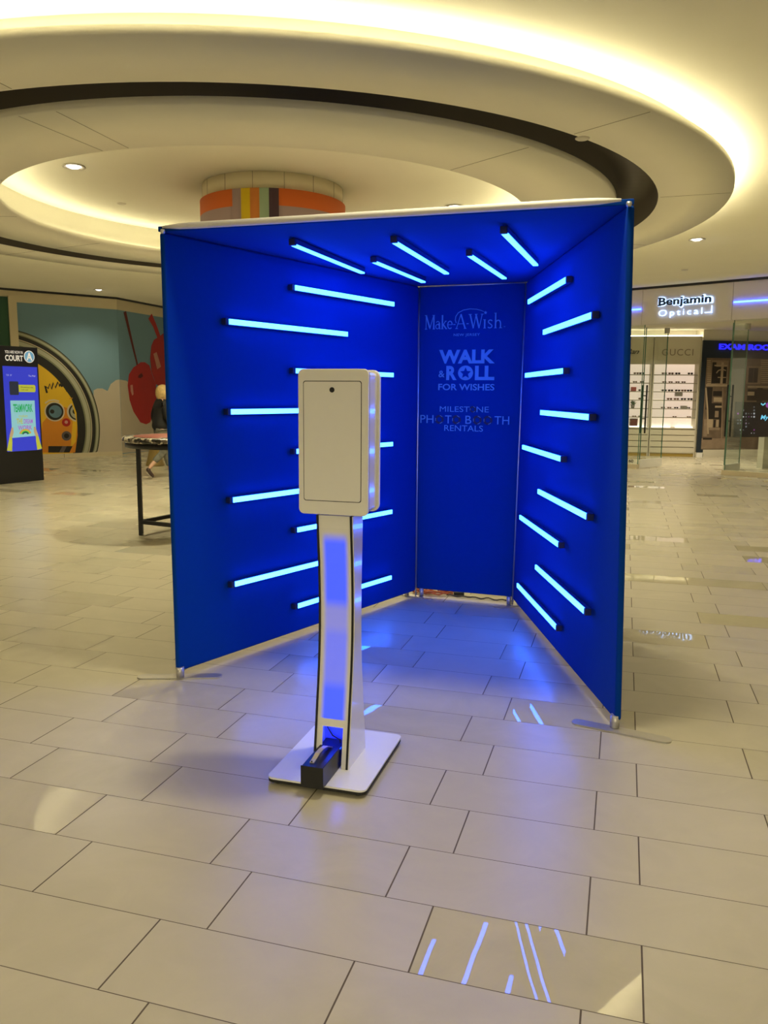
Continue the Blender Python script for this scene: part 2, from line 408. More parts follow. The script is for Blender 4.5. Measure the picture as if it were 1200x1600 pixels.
# ------------------------------------------------------------------ mural wall (left)
W1 = Plane((-9.6, 18.1), (-6.65, 20.5)); W2 = Plane((-6.65, 20.5), (-5.9, 23.0))
mb = MB().slab(W1, -4, 3.80, 0, 3.85, -.15, 0); struct(mb.build('wall_left', MT['cream']))
mb = MB().slab(W2, .0, 9, 0, 3.85, -.15, 0); struct(mb.build('wall_back', MT['cream']))
mb = MB().slab(W1, -4, 3.80, 3.85, 3.899, -.15, .02); mb.slab(W2, .0, 9, 3.85, 3.899, -.15, .02); struct(mb.build('trim_2', MT['black']))
mb = MB().slab(W1, 1.44, 3.80, 0, .10, 0.006, .03); mb.slab(W2, .02, 9, 0, .03, .006, .03)
mb.slab(W1, 2.35, 2.362, 0, .10, .03, .031, 1); struct(mb.build('baseboard_left', [MT['cream'], MT['seam']]))
# post and green panel at far left
struct(MB().slab(W1, 1.262, 1.44, 0, 3.72, .0, .10).build('trim_3', MT['cream']))
MT['green'] = mat('dark_green_panel', (.02, .09, .05), .6)
tag(MB().slab(W1, -1.5, 1.26, .05, 3.70, .002, .06).build('wall_panel', MT['green']), 'plain dark green hoarding panel left of the mural, behind the directory kiosk', 'panel')

MU = [mat('mural_sky', (.17, .31, .42), .7, var=.10, scale=.7), mat('mural_cloud', (.56, .49, .40), .7, var=.10, scale=1.2),
      mat('mural_ring_olive', (.20, .21, .13), .6, var=.3, scale=2), mat('mural_ring_light', (.42, .42, .32), .6, var=.15, scale=3),
      mat('mural_black', (.012, .012, .012), .6), mat('mural_yellow', (.80, .50, .02), .6, var=.12, scale=1.5),
      mat('mural_orange', (.68, .25, .015), .6, var=.2, scale=1.5), mat('mural_ivory', (.66, .56, .42), .6),
      mat('mural_blue_eye', (.10, .20, .28), .5, var=.3, scale=6), mat('mural_red', (.42, .012, .008), .5, var=.15, scale=2),
      mat('mural_highlight', (.62, .30, .24), .6, var=.1), mat('mural_dark_red', (.12, .01, .01), .6), mat('mural_seam', (.12, .17, .18), .7),
      mat('mural_grey', (.12, .10, .10), .6)]
mb = MB()
mb.slab(W1, 1.44, 3.802, .1, 3.60, .001, .006, 0)
def mpoly(pl, px, off, mi, clip=None):
    uz = [pl.at(*p) for p in px]
    if clip: uz = [(max(clip[0], min(clip[1], u)), max(clip[2], min(clip[3], z))) for u, z in uz]
    mb.poly(pl, uz, off, off+.001, mi)
C1 = (1.44, 3.80, .1, 3.6)
# cloud
mpoly(W1, [(140, 708), (146, 640), (146, 610), (152, 607), (160, 607), (168, 611), (173, 600), (181, 594), (189, 593), (195.5, 594), (195.5, 708)], .0062, 1, C1)
cz, cu_ = .74, .985
def sector(r0, r1, off, mi, a0=-20, a1=84, n=40):
    mb.poly(W1, [(u, max(.101, z)) for u, z in arc(cu_, cz, r1, r1, a0, a1, n)] + [(u, max(.101, z)) for u, z in arc(cu_, cz, r0, r0, a1, a0, n)], off, off+.001, mi)
def clipped(r, off, mi):     # a disc segment right of the post
    pts = [(u, max(.101, z)) for u, z in arc(cu_, cz, r, r, -30, 90, 50) if u > 1.44]
    um = math.sqrt(max(0, r*r-(1.44-cu_)**2))+cz
    mb.poly(W1, pts+[(1.44, um), (1.44, .101)], off, off+.001, mi)
clipped(2.275, .0074, 4); clipped(2.255, .0086, 2); clipped(2.235, .0092, 3); clipped(2.19, .0098, 2); clipped(2.165, .011, 4); clipped(2.08, .0122, 7)
clipped(2.065, .0134, 2); clipped(2.04, .0146, 3); clipped(1.95, .0158, 2); clipped(1.915, .017, 4); clipped(1.72, .0182, 5)
mpoly(W1, [(66, 660), (60, 707), (117, 707), (121, 680), (121, 655), (112, 640), (100, 636), (85, 640)], .0194, 6, (1.44, 2.7, .101, 3.6))
mpoly(W1, [(104, 612), (111, 622), (119, 645), (121, 662), (118, 690), (110, 700), (113, 660), (108, 630)], .0200, 5, (1.44, 2.7, .101, 3.6))
mpoly(W1, [(75, 697), (113, 697), (108, 707), (75, 707)], .0206, 4); mpoly(W1, [(97, 697), (104, 697), (99, 707), (92, 707)], .0212, 13)
def inside(pts, R=1.70):
    out = []
    for u, z in pts:
        q = math.hypot(u-cu_, z-cz); f_ = min(1, R/q); out.append((cu_+(u-cu_)*f_, cz+(z-cz)*f_))
    return out
def disk(px, py, r, off, mi, k=1.0):
    u, z = W1.at(px, py); mb.poly(W1, inside(arc(u, z, r*k, r, 0, 352, 44)), off, off+.001, mi)
disk(85, 643, .235, .021, 7); disk(85, 643, .205, .0222, 4); disk(86, 643, .15, .0234, 8); disk(81, 643, .05, .0246, 4)
disk(119.5, 643.5, .235, .021, 7); disk(120, 643.5, .20, .0222, 4); disk(120.5, 643.5, .17, .0228, 3); disk(116, 643, .06, .0234, 4, .8)
disk(103, 660, .10, .0222, 9); disk(103, 659.5, .04, .0234, 10); disk(103.5, 681, .115, .0222, 13); disk(103.5, 681, .06, .0234, 4)
stroke(mb, W1, [W1.at(*p) for p in [(70, 630), (76, 626), (84, 625), (92, 627)]], .035, .0222, 7)
stroke(mb, W1, [W1.at(*p) for p in [(108, 623), (113, 622)]], .02, .0222, 6)
zz = [(73, 614), (70, 603), (75, 607), (77, 600), (80, 608), (83, 598), (86, 606), (90, 597), (93, 604), (97, 596), (99, 603), (102, 597)]
stroke(mb, W1, inside([W1.at(*p) for p in zz]), .045, .0222, 4)
tag(mb.build('wall_mural', MU), 'painted mural of a round silver porthole with a yellow face, left of the cherries', 'mural', 'mural panels on the left walls')
mb = MB()
mb.slab(W2, .0, 6, .03, 3.60, .001, .006, 0)
mpoly(W2, [(182, 709), (182, 593), (197, 595), (200, 597), (204, 620), (208, 640), (240, 650), (262, 650), (262, 705.5)], .0062, 1, (.0, 6, .03, 3.6))
stroke(mb, W2, [W2.at(*p) for p in [(194.5, 487), (201, 515), (208, 545), (213, 565), (217, 586)]], [.12, .10, .08, .07, .09], .0086, 11)
stroke(mb, W2, [W2.at(*p) for p in [(234, 494), (241, 508), (248, 527)]], [.22, .17, .16], .0086, 9)
mpoly(W2, [(219, 566), (226, 566), (233, 571), (237, 585), (243, 600), (244, 625), (240, 645), (234, 660), (228, 663), (219, 660), (208, 643), (202, 625), (199, 602), (201, 585), (208, 574), (214, 570)], .0098, 9)
mpoly(W2, [(257, 519), (248, 526), (240, 531), (236, 540), (234, 560), (236, 580), (243, 600), (252, 606), (262, 606), (268, 560), (268, 519)], .011, 9)
mpoly(W2, [(203, 602), (206.5, 601), (208, 616), (206, 618), (203.5, 611)], .0125, 10); mpoly(W2, [(239, 553), (244, 550), (251, 573), (245, 577)], .0125, 10)
mpoly(W2, [(216, 586), (221, 583), (223, 588), (219, 591), (215, 590)], .0125, 11)
tag(mb.build('wall_mural', MU), 'painted mural of two giant glossy red cherries on a blue sky', 'mural', 'mural panels on the left walls')

# ------------------------------------------------------------------ directory kiosk (far left)
K = Plane((-6.62, 13.62), (-6.117, 14.5))
MT['kblack'] = mat('kiosk_black', (.006, .006, .007), .35)
tk = thing('directory_kiosk', K.P(.5, 0, -.15), 'tall black directory kiosk with a lit blue screen, cut by the left edge', 'directory kiosk')
MB().slab(K, .02, 1.0, 0, 2.34, -.30, 0).build('body', MT['kblack'], tk, bevel=.006)
def em(name, c, s=1., var=0.): return mat(name, tuple(min(1, x) for x in c), .5, emit=c, estr=s, var=var)
SCR = [em('screen_blue', (.02, .03, .42)), em('screen_paper', (.16, .36, .42)), em('screen_green', (.0, .25, .06)), em('screen_yellow', (.30, .32, .03)),
       em('screen_dark', (.01, .015, .03)), em('screen_white', (.35, .38, .5)), em('screen_violet', (.25, .08, .40)), em('screen_orange', (.40, .20, .05)), em('screen_skin', (.30, .22, .12))]
mb = MB(); mb.slab(K, .295, .965, .548, 2.0, .001, .008, 0)
write(mb, K, '7:30 · 34°', .35, .46, 1.835, 1.865, .0095, 5); write(mb, K, 'The Mall', .78, .92, 1.83, 1.86, .0095, 5)
mb.poly(K, rrect(.42, .91, 1.565, 1.69, .03), .0085, .0095, 3); mb.poly(K, rrect(.40, .575, 1.515, 1.745, .02), .010, .011, 4)
write(mb, K, 'Download the', .62, .86, 1.635, 1.66, .0105, 4); write(mb, K, 'mall app', .62, .76, 1.59, 1.615, .0105, 4)
mb.poly(K, [(.40, .78), (.88, .80), (.88, 1.42), (.40, 1.42)], .0085, .0095, 1)
write(mb, K, 'TEAMWORK', .45, .83, 1.22, 1.36, .0105, 2, bold=.03); write(mb, K, 'makes', .55, .72, 1.13, 1.18, .0105, 3); write(mb, K, 'THE', .50, .62, 1.02, 1.11, .0105, 3, bold=.02)
write(mb, K, 'DREAM', .64, .82, 1.02, 1.10, .0105, 6, bold=.02); write(mb, K, 'WORK', .52, .80, .91, .99, .0105, 6, bold=.02)
for k, c in enumerate((7, 3, 2, 4)): stroke(mb, K, arc(.66, .83, .11-.02*k, .09-.018*k, 10, 170, 10), .02, .0105+.0002*k, c)
for s_, x in ((1, .31), (-1, .95)):
    stroke(mb, K, [(x+.02*s_, .56), (x+.05*s_, .72), (x+.06*s_, .80)], [.10, .07, .05], .0105, 3)
    stroke(mb, K, [(x+.06*s_, .80), (x+.09*s_, .88), (x+.10*s_, .96)], [.06, .06, .03], .0115, 8)
mb.build('screen', SCR, tk)
KH = [em('header_white', (.55, .52, .46)), em('header_blue', (.10, .24, .36))]
mb = MB()
write(mb, K, 'YOU ARE NOW IN', .355, .70, 2.215, 2.265, .002, 0, bold=.01); write(mb, K, 'COURT', .355, .70, 2.09, 2.19, .002, 0, bold=.03)
mb.poly(K, arc(.825, 2.175, .105, .105, 0, 350, 35), .001, .002, 0); mb.poly(K, arc(.825, 2.175, .092, .092, 0, 350, 35), .0022, .0032, 1)
write(mb, K, 'A', .765, .885, 2.11, 2.245, .004, 0, bold=.03)
o = mb.build('header_lettering', KH, tk)

# ------------------------------------------------------------------ high table behind the booth's left side
def mosaic(name):
    m = bpy.data.materials.new(name); m.use_nodes = True; nt = m.node_tree; b = nt.nodes['Principled BSDF']
    tc = nt.nodes.new('ShaderNodeTexCoord'); v = nt.nodes.new('ShaderNodeTexVoronoi'); v.inputs['Scale'].default_value = 26
    nt.links.new(tc.outputs['Object'], v.inputs['Vector']); cr = nt.nodes.new('ShaderNodeValToRGB'); cr.color_ramp.interpolation = 'CONSTANT'
    sp_ = nt.nodes.new('ShaderNodeSeparateColor'); nt.links.new(v.outputs['Color'], sp_.inputs[0]); nt.links.new(sp_.outputs[0], cr.inputs[0])
    e = cr.color_ramp.elements; e[0].color = (.02, .018, .016, 1); e[1].position = .35; e[1].color = (.55, .50, .40, 1)
    for p, c in ((.5, (.16, .13, .10, 1)), (.68, (.03, .025, .02, 1)), (.85, (.40, .33, .25, 1))): x = e.new(p); x.color = c
    nt.links.new(cr.outputs[0], b.inputs['Base Color']); b.inputs['Roughness'].default_value = .25; return m
MT['mosaic'] = mosaic('black_cream_mosaic')
MT['redtop'] = mat('red_inlay', (.30, .08, .06), .3, var=.5, scale=18)
tx, ty, tr = -2.17, 9.02, .72
tt = thing('high_table', (tx, ty, 0), 'round bar-height table with mosaic top and black metal legs behind the booth', 'table')
MB().lathe([(.0001, 1.04), (tr-.02, 1.04), (tr, 1.055), (tr, 1.085), (tr-.015, 1.10), (.0001, 1.10)], (tx, ty, 0), 64).build('tabletop', MT['mosaic'], tt)
MB().lathe([(.02, 1.1005), (tr-.12, 1.1005), (tr-.12, 1.102), (.02, 1.102)], (tx, ty, 0), 40, a0=math.radians(110), a1=math.radians(250)).build('inlay', MT['redtop'], tt)
MB().lathe([(tr-.06, .985), (tr-.03, .985), (tr-.03, 1.04), (tr-.06, 1.04)], (tx, ty, 0), 64).build('apron', MT['blackm'], tt)
LEGS = [(-2.70, 8.87), (-1.95, 8.46), (-1.60, 9.20), (-2.36, 9.60)]
for k, (x, y) in enumerate(LEGS):
    MB().box(x-.022, x+.022, y-.022, y+.022, 0, 1.0).build('leg', MT['blackm'], tt, bevel=.002)
for k in range(4):
    a, b = V((*LEGS[k], .15)), V((*LEGS[(k+1) % 4], .15)); d = (b-a).normalized(); n_ = V((-d.y, d.x, 0))*.018; h = V((0, 0, .02))
    MB().hexa([a-n_-h, b-n_-h, b+n_-h, a+n_-h], [a-n_+h, b-n_+h, b+n_+h, a+n_+h]).build('stretcher', MT['blackm'], tt)

MT['brass'] = mat('dull_brass', (.42, .31, .12), .35, metal=.6, var=.15, scale=10)
tag(MB().lathe([(.0001, 0), (.20, 0), (.20, .03), (.17, .12), (.12, .34), (.135, .36), (.135, .38), (.0001, .38)], (-5.0, 17.6, 0), 40).build('brass_pot', MT['brass']),
    'flared brass pot on the floor behind the high table, by the cherry mural', 'pot')

# ------------------------------------------------------------------ walking person
def skin(name, pts, edges, mt, parent, sub=2, noise=0):
    me = bpy.data.meshes.new(name); me.from_pydata([p[:3] for p in pts], edges, []); me.materials.append(mt)
    o = bpy.data.objects.new(name, me); COL.objects.link(o); o.parent = parent
    sk = o.modifiers.new('skin', 'SKIN'); sk.use_smooth_shade = True
    if not me.skin_vertices: me.skin_vertices.new(name='')
    for i, p in enumerate(pts):
        r = p[3]; me.skin_vertices[0].data[i].radius = r if isinstance(r, tuple) else (r, r)
    me.skin_vertices[0].data[0].use_root = True
    s_ = o.modifiers.new('sub', 'SUBSURF'); s_.levels = sub; s_.render_levels = sub
    return o
MT['skin'] = mat('skin', (.60, .36, .25), .5, var=.06, scale=12)
MT['hair'] = mat('blond_hair', (.60, .42, .17), .5, var=.45, scale=30, bump=.6, bscale=50)
MT['jacket'] = mat('black_jacket', (.006, .006, .007), .7, bump=.2, bscale=20)
MT['camo'] = mat('grey_patterned_cloth', (.15, .15, .12), .8, var=.8, scale=14)
MT['shoe'] = mat('brown_black_sneaker', (.05, .03, .025), .6, var=.4, scale=20)
MT['sole'] = mat('pale_sole', (.55, .50, .42), .6)
tp = thing('person', (-4.14, 15.0, 0), 'person with blond hair, black jacket and grey patterned trousers walking behind the high table', 'person')
# local frame of the person: x = walking direction (to the right and slightly away)
B = [(0, 0, .93, (.11, .09)), (.01, 0, 1.10, (.12, .10)), (.03, 0, 1.28, (.15, .12)), (.04, 0, 1.40, (.12, .10)), (.05, 0, 1.47, .055), (.07, 0, 1.53, .075), (.075, 0, 1.60, .088), (.07, 0, 1.66, .055),
     (.02, .09, .88, .085), (.12, .09, .50, .055), (.21, .08, .10, .036), (.235, .08, .045, .03), (.34, .08, .03, .025),
     (-.02, -.09, .88, .085), (.02, -.09, .50, .055), (-.25, -.09, .24, .038), (-.29, -.09, .18, .03), (-.22, -.09, .06, .025),
     (.04, .17, 1.40, .055), (-.04, .21, 1.15, .042), (.02, .21, .92, .030), (.04, .21, .86, .03),
     (.04, -.17, 1.40, .055), (.02, -.22, 1.15, .042), (.14, -.18, .98, .02), (.16, -.17, .96, .018)]
BE = [(0,1),(1,2),(2,3),(3,4),(4,5),(5,6),(6,7),(0,8),(8,9),(9,10),(10,11),(11,12),(0,13),(13,14),(14,15),(15,16),(16,17),(3,18),(18,19),(19,20),(20,21),(3,22),(22,23),(23,24),(24,25)]
skin('body', B, BE, MT['skin'], tp)
J = [(0, 0, .84, (.24, .22)), (.01, 0, 1.10, (.16, .14)), (.03, 0, 1.28, (.185, .15)), (.04, 0, 1.40, (.14, .12)), (.05, 0, 1.45, .075),
     (.04, .18, 1.40, .075), (-.04, .225, 1.15, .062), (.03, .22, .88, .05), (.04, -.18, 1.40, .075), (.02, -.225, 1.15, .062), (.23, -.165, .89, .062)]
skin('jacket', J, [(0,1),(1,2),(2,3),(3,4),(3,5),(5,6),(6,7),(3,8),(8,9),(9,10)], MT['jacket'], tp)
Pn = [(0, 0, .88, (.11, .10)), (.02, .09, .84, .105), (.12, .09, .50, .075), (.19, .085, .20, .06), (-.02, -.09, .84, .105), (.02, -.09, .50, .075), (-.19, -.09, .31, .06)]
skin('trousers', Pn, [(0,1),(1,2),(2,3),(0,4),(4,5),(5,6)], MT['camo'], tp)
for nm, pts in (('shoe', [(.20, .08, .075, .045), (.22, .08, .045, .043), (.33, .08, .035, .038), (.37, .08, .03, .028)]), ('shoe', [(-.29, -.09, .22, .042), (-.30, -.09, .16, .045), (-.235, -.09, .075, .040), (-.20, -.09, .035, .030)])):
    sh = skin(nm, pts, [(0, 1), (1, 2), (2, 3)], MT['shoe'], tp)
    so = skin('sole', [(p[0]+(.0 if pts[0][0] > 0 else -.028), p[1], p[2]-(.028 if pts[0][0] > 0 else .012), .022) for p in pts[1:]], [(0, 1), (1, 2)], MT['sole'], sh, 1)
hb = bmesh.new(); bmesh.ops.create_icosphere(hb, subdivisions=4, radius=1)
rh = random.Random(3)
for v in hb.verts:
    a = math.atan2(v.co.y, v.co.x); st = 1+.05*math.sin(a*17)+.03*math.sin(a*31+2)
    z = v.co.z; r = 1.0 if z > -.1 else 1.0+.10*(-z)
    x = v.co.x*.125*st*r; y = v.co.y*.125*st*r; zz_ = z*.14 if z > 0 else z*.17
    if v.co.x > .35 and z < .25: x *= .60
    v.co = V((.06+x, y, 1.585+zz_))
for f in hb.faces: f.smooth = True
hm = bpy.data.meshes.new('hair'); hb.to_mesh(hm); hb.free(); hm.materials.append(MT['hair'])
ho = bpy.data.objects.new('hair', hm); COL.objects.link(ho); ho.parent = tp
tp.rotation_euler = (0, 0, math.radians(38))

# ------------------------------------------------------------------ optical shop (right)
F = Plane((5.3, 18.05), (7.4, 16.15))
mb = MB(); mb.slab(F, -8, .288, 3.11, 3.85, -.25, 0); mb.slab(F, .296, 2.182, 3.11, 3.85, -.25, 0); mb.slab(F, 2.19, 8, 3.11, 3.85, -.25, 0)
mb.slab(F, -8, 8, 3.115, 3.85, -.24, -.008, 1)
struct(mb.build('wall_right', [MT['fascia'], MT['seam']]))
struct(MB().slab(F, -8, 8, 3.85, 3.899, -.25, .02).build('trim_4', MT['black']))
mb = MB(); mb.slab(F, 2.20, 8, 0, .10, -.10, .02); mb.slab(F, -8, .36, 0, .10, -.10, .02); struct(mb.build('baseboard_right', MT['cream']))
MT['neon'] = mat('blue_neon', (.5, .7, 1), .4, emit=(.35, 1.1, 12.0), estr=1)
MT['halo'] = mat('white_halo', (.8, .9, 1), .4, emit=(1.0, 1.5, 2.6), estr=1)
MT['navy_face'] = mat('navy_letter_face', (.006, .04, .10), .4)
tag(MB().slab(F, -.8, .275, 3.43, 3.455, .003, .03).build('neon_strip', MT['neon']), 'blue neon strip on the shop fascia, left of the shop name', 'neon strip', 'blue neon strips on the fascia')
tag(MB().slab(F, 2.215, 5.5, 3.445, 3.47, .003, .03).build('neon_strip', MT['neon']), 'blue neon strip on the shop fascia, right of the shop name', 'neon strip', 'blue neon strips on the fascia')
sg = thing('shop_sign', F.P(1.2, 3.1, .0), 'glowing shop name in blue and white letters over the entrance', 'sign')
mb = MB(); write(mb, F, 'Benjamin', .655, 1.805, 3.415, 3.665, .01, 0, bold=.05, spacing=1.02, th=.012); mb.build('letter_glow', MT['halo'], sg)
mb = MB(); write(mb, F, 'Benjamin', .68, 1.78, 3.435, 3.645, .04, 0, bold=.025, spacing=1.02, th=.025)
for u, z, ww in ((.715, 3.488, .07), (.715, 3.638, .06)): mb.slab(F, u-.05, u-.05+ww, z-.012, z+.012, .04, .065)
mb.build('name_letters', MT['navy_face'], sg)
mb = MB(); write(mb, F, 'Optical', .68, 1.60, 3.225, 3.395, .02, 0, bold=-.012, spacing=1.3, th=.02)
mb.build('tagline_letters', MT['halo'], sg); mb = MB()
a0, a1, b0, b1, tq = 1.655, 1.80, 3.28, 3.40, .016
mb.slab(F, a0, a1, b0, b0+tq, .02, .04); mb.slab(F, a1-tq, a1, b0, b1+.02, .02, .04); mb.build('corner_bracket', MT['halo'], sg)

# shop glass
def pane(name, A, B, z0, z1, th=.012):
    A = V((*A, 0)); B = V((*B, 0)); e = (B-A).normalized(); n_ = V((-e.y, e.x, 0))*th/2
    m = MB().hexa([A-n_+V((0,0,z0)), B-n_+V((0,0,z0)), B+n_+V((0,0,z0)), A+n_+V((0,0,z0))], [A-n_+V((0,0,z1)), B-n_+V((0,0,z1)), B+n_+V((0,0,z1)), A+n_+V((0,0,z1))])
    return m, e
def fxy(u): p = F.P(u, 0, -.04); return (p.x, p.y)
def glass_window(idx, u0, u1):
    m, e = pane('', fxy(u0), fxy(u1), .10, 3.11); o = struct(m.build('window_%d' % idx, MT['glass']))
    mm = MB()
    for u in (u0, u1):
        mm.slab(F, u-.006, u+.006, .10, 3.11, -.05, -.03)
    f = mm.build('window_frame', MT['glass_edge'], o)
    return o
w1 = glass_window(1, -2.6, .36); w2 = glass_window(2, 2.24, 5.2)
def glass_door(idx, A, B, label, handle):
    m, e = pane('', A, B, .20, 3.06); o = struct(m.build('door_%d' % idx, MT['glass']))
    m, e = pane('', A, B, .02, .20, .05); m.build('door_rail', MT['white'], o)
    m, _ = pane('', A, (A[0]+.012*e.x, A[1]+.012*e.y), .2, 3.06, .02); m2_, _ = pane('', (B[0]-.012*e.x, B[1]-.012*e.y), B, .2, 3.06, .02)
    m.add(m2_.v, m2_.f); m.build('door_edge', MT['glass_edge'], o)
    c = V((B[0]-e.x*.05, B[1]-e.y*.05, 3.06)); MB().box(c.x-.05, c.x+.05, c.y-.03, c.y+.03, 2.98, 3.10).build('pivot', MT['steel'], o)
    n_ = V((-e.y, e.x, 0))
    for s_ in (-1, 1):
        p = V((*A, 0))+e*.07+n_*.05*s_
        q = n_*-.045*s_
        MB().tube([p+V((0, 0, .78)), p+V((0, 0, 1.83))], .019, 12).tube([p+V((0, 0, 1.1)), p+q+V((0, 0, 1.1))], .012, 8).tube([p+V((0, 0, 1.6)), p+q+V((0, 0, 1.6))], .012, 8).build('door_handle', MT['blackm'], o)
    return o
glass_door(1, (5.64, 17.88), (6.32, 18.47), '', True)
glass_door(2, (6.98, 16.60), (7.56, 17.22), '', True)
mb = MB(); write(mb, F, 'A160', .02, .26, .125, .20, -.028, 0, bold=.03); mb.build('unit_number', MT['black'], w1)

# shop shell
G = Plane((6.0, 21.95), (8.31, 21.59)); NW = Plane((8.31, 21.5), (11, 22.0))
MT['shopwall'] = mat('shop_wall', (.72, .68, .55), .8)
mb = MB(); mb.slab(G, -4, 2.33, 0, 3.9, -.5, -.30); mb.slab(NW, 0, 5, 0, 3.9, -.5, -.05); struct(mb.build('wall_shop_back', MT['shopwall']))
mb = MB(); P0 = F.P(-5, 3.33, -.26); P1 = F.P(6, 3.33, -.26); P2 = V((14, 24, 3.33)); P3 = V((1, 24, 3.33)); up = V((0, 0, .1))
mb.hexa([P0, P1, P2, P3], [p+up for p in (P0, P1, P2, P3)]); struct(mb.build('ceiling_shop', MT['shopwall']))
downlight(6.32, 17.6, 3.33, 'small lit downlight just inside the optical shop entrance', .06)
for x, y in ((6.6, 19.8), (8.6, 19.6), (8.0, 18.2)):
    spot(x, y, 3.30, 240, rad=.1, color=(1, .87, .62))

# display cases
MT['case'] = mat('case_cream', (.62, .58, .47), .5)
MT['backlit'] = mat('backlit_panel', (.9, .85, .78), .6, emit=(1.0, .78, .62), estr=.62)
MT['strip'] = mat('white_strip_light', (1, 1, 1), .5, emit=(1, .9, .65), estr=11.0)
MT['strip2'] = mat('counter_strip_light', (1, 1, 1), .5, emit=(1, .94, .82), estr=2.2)
MT['gold'] = mat('gold_kick', (.45, .32, .08), .35, metal=.4)
MT['shelf'] = mat('glass_shelf', (.33, .31, .25), .3)
MT['lens'] = mat('dark_lens', (.02, .018, .02), .25); MT['lens2'] = mat('brown_lens', (.16, .09, .06), .25)
SH = [2.17, 1.95, 1.725, 1.50, 1.275, 1.045]
def case(u0, u1, label, txt, tu0, tu1, script=False):
    t = thing('display_case', G.P((u0+u1)/2, 0, 0), label, 'display case', 'lit eyewear display cases')
    mb = MB(); mb.slab(G, u0, u0+.03, 0, 3.14, -.30, .0); mb.slab(G, u1-.03, u1, 0, 3.14, -.30, .0); mb.slab(G, u0, u1, 3.12, 3.16, -.30, .02)
    mb.slab(G, u0, u1, .08, .76, -.29, -.02); mb.slab(G, u0+.02, u1-.02, .74, .765, -.29, .02); mb.build('carcass', MT['case'], t)
    hd = MB().slab(G, u0+.03, u1-.03, 2.44, 3.12, -.26, -.01).slab(G, u0+.1, u1-.1, 2.54, 2.98, -.012, .004).build('header_panel', MT['case'], t)
    mb = MB(); write(mb, G, txt, tu0, tu1, 2.66, 2.83, .006, 0, bold=(.0 if not script else -.005), shear=(.0 if not script else .45), spacing=(1.15 if not script else .85), th=.006)
    mb.build('lettering', MT['seam'] if not script else MT['black'], hd)
    MB().slab(G, u0+.03, u1-.03, .78, 2.44, -.28, -.27).build('backlit_panel', MT['backlit'], t)
    MB().slab(G, u0, u1, 3.165, 3.18, -.02, .02).build('strip_light', MT['strip'], t)
    MB().slab(G, u0+.05, u0+(u1-u0)*.47, .767, .79, -.24, -.20).build('counter_light', MT['strip2'], t); MB().slab(G, u0+(u1-u0)*.58, u1-.05, .767, .79, -.24, -.20).build('counter_light', MT['strip2'], t)
    for z in SH: MB().slab(G, u0+.03, u1-.03, z-.022, z, -.27, -.04).build('shelf', MT['shelf'], t)
    MB().slab(G, u0+.03, u1-.03, .10, .74, -.02, -.016).build('drawer_gap', MT['seam'], t)  # dark sheet standing in for the shadow lines between drawers
    for k in range(4):
        z0 = .10+.16*k; MB().slab(G, u0+.02, u1-.02, z0, z0+.138, -.015, .0).build('drawer', MT['case'], t)
    MB().slab(G, u0, u1, 0, .085, -.25, -.03).build('toe_kick', MT['gold'], t)
case(-.05, 1.10, 'lit white eyewear display case seen through the glass door, left of the pale lettered one', 'Ray-Ban', -.02, .74, True)
case(1.12, 2.30, 'lit white eyewear display case with drawers beside the navy wall', 'GUCCI', 1.32, 2.11)
def glasses(mt, nm):
    mb = MB()
    for s_ in (-1, 1):
        mb.prism([(s_*.036+x, -.004, .028+z) for x, z in rrect(-.030, .030, -.024, .024, .014, 3)], [(s_*.036+x, .004, .028+z) for x, z in rrect(-.030, .030, -.024, .024, .014, 3)])
        mb.box(s_*.066-.003, s_*.066+.003, .0, .13, .030, .040)
    mb.box(-.01, .01, -.003, .003, .030, .040)
    o = mb.build(nm, mt); return o
rg = random.Random(7)
ang = math.atan2(G.e.y, G.e.x)
proto = {}
RN = ['topmost', 'second', 'third', 'fourth', 'fifth', 'lowest']
cnt = {}; RO = ['first', 'second', 'third', 'fourth', 'fifth', 'sixth', 'seventh']
for r, z in enumerate(SH):
    for bay, (a, b) in enumerate(((.62, 1.06), (1.2, 2.26))):
        n = int((b-a)/.165)
        for k in range(n):
            if (r in (2, 3, 4)) and bay == 0 and k == 0: continue
            if r == 4 and bay == 1 and k == 4: continue
            if rg.random() < (.06, .12, .12, .12, .18, .3)[r]: continue
            key = 1 if rg.random() < .25 or r in (1, 5) else 0
            if key not in proto: proto[key] = o = glasses(MT['lens2'] if key else MT['lens'], 'eyeglasses')
            else: o = proto[key].copy(); COL.objects.link(o)
            o.location = G.P(a+.08+k*.165+rg.uniform(-.02, .02), z+.001, -.10); o.rotation_euler = (0, 0, ang+rg.uniform(-.1, .1))
            sc = 1.0 if r not in (1, 4, 5) else .8
            o.scale = (sc, sc, sc*(1 if r != 5 else .7))
            cnt[r, bay] = cnt.get((r, bay), 0)+1
            tag(o, '%s eyeglasses, %s from the left on the %s shelf of the %s display case' % ('brown' if key else 'black', RO[cnt[r, bay]-1], RN[r], ('left', 'right')[bay]), 'eyeglasses', 'eyeglasses on the display shelves')
MT['redbox'] = mat('red_box', (.45, .07, .06), .5)
def gbox(nm, mt, u, z, w_, h, lab, cat): return tag(MB().slab(G, u-w_/2, u+w_/2, z, z+h, -.20, -.06).build(nm, mt, bevel=.006), lab, cat)
gbox('gift_box', MT['redbox'], .66, SH[2]+.001, .13, .11, 'small red box on the third shelf, seen through the glass door', 'box')
MT['bagbrown'] = mat('dark_red_leather', (.16, .05, .04), .5); MT['greyfr'] = mat('grey_card', (.24, .23, .20), .5)
tb = thing('handbag', G.P(.70, .80, -.1), 'dark red framed case standing on the counter at the booth edge', 'case')
MB().slab(G, .62, .80, .801, .98, -.16, -.08).build('bag_body', MT['bagbrown'], tb, bevel=.01); MB().slab(G, .60, .82, .80, 1.0, -.18, -.165).build('backing_card', MT['white'], tb)
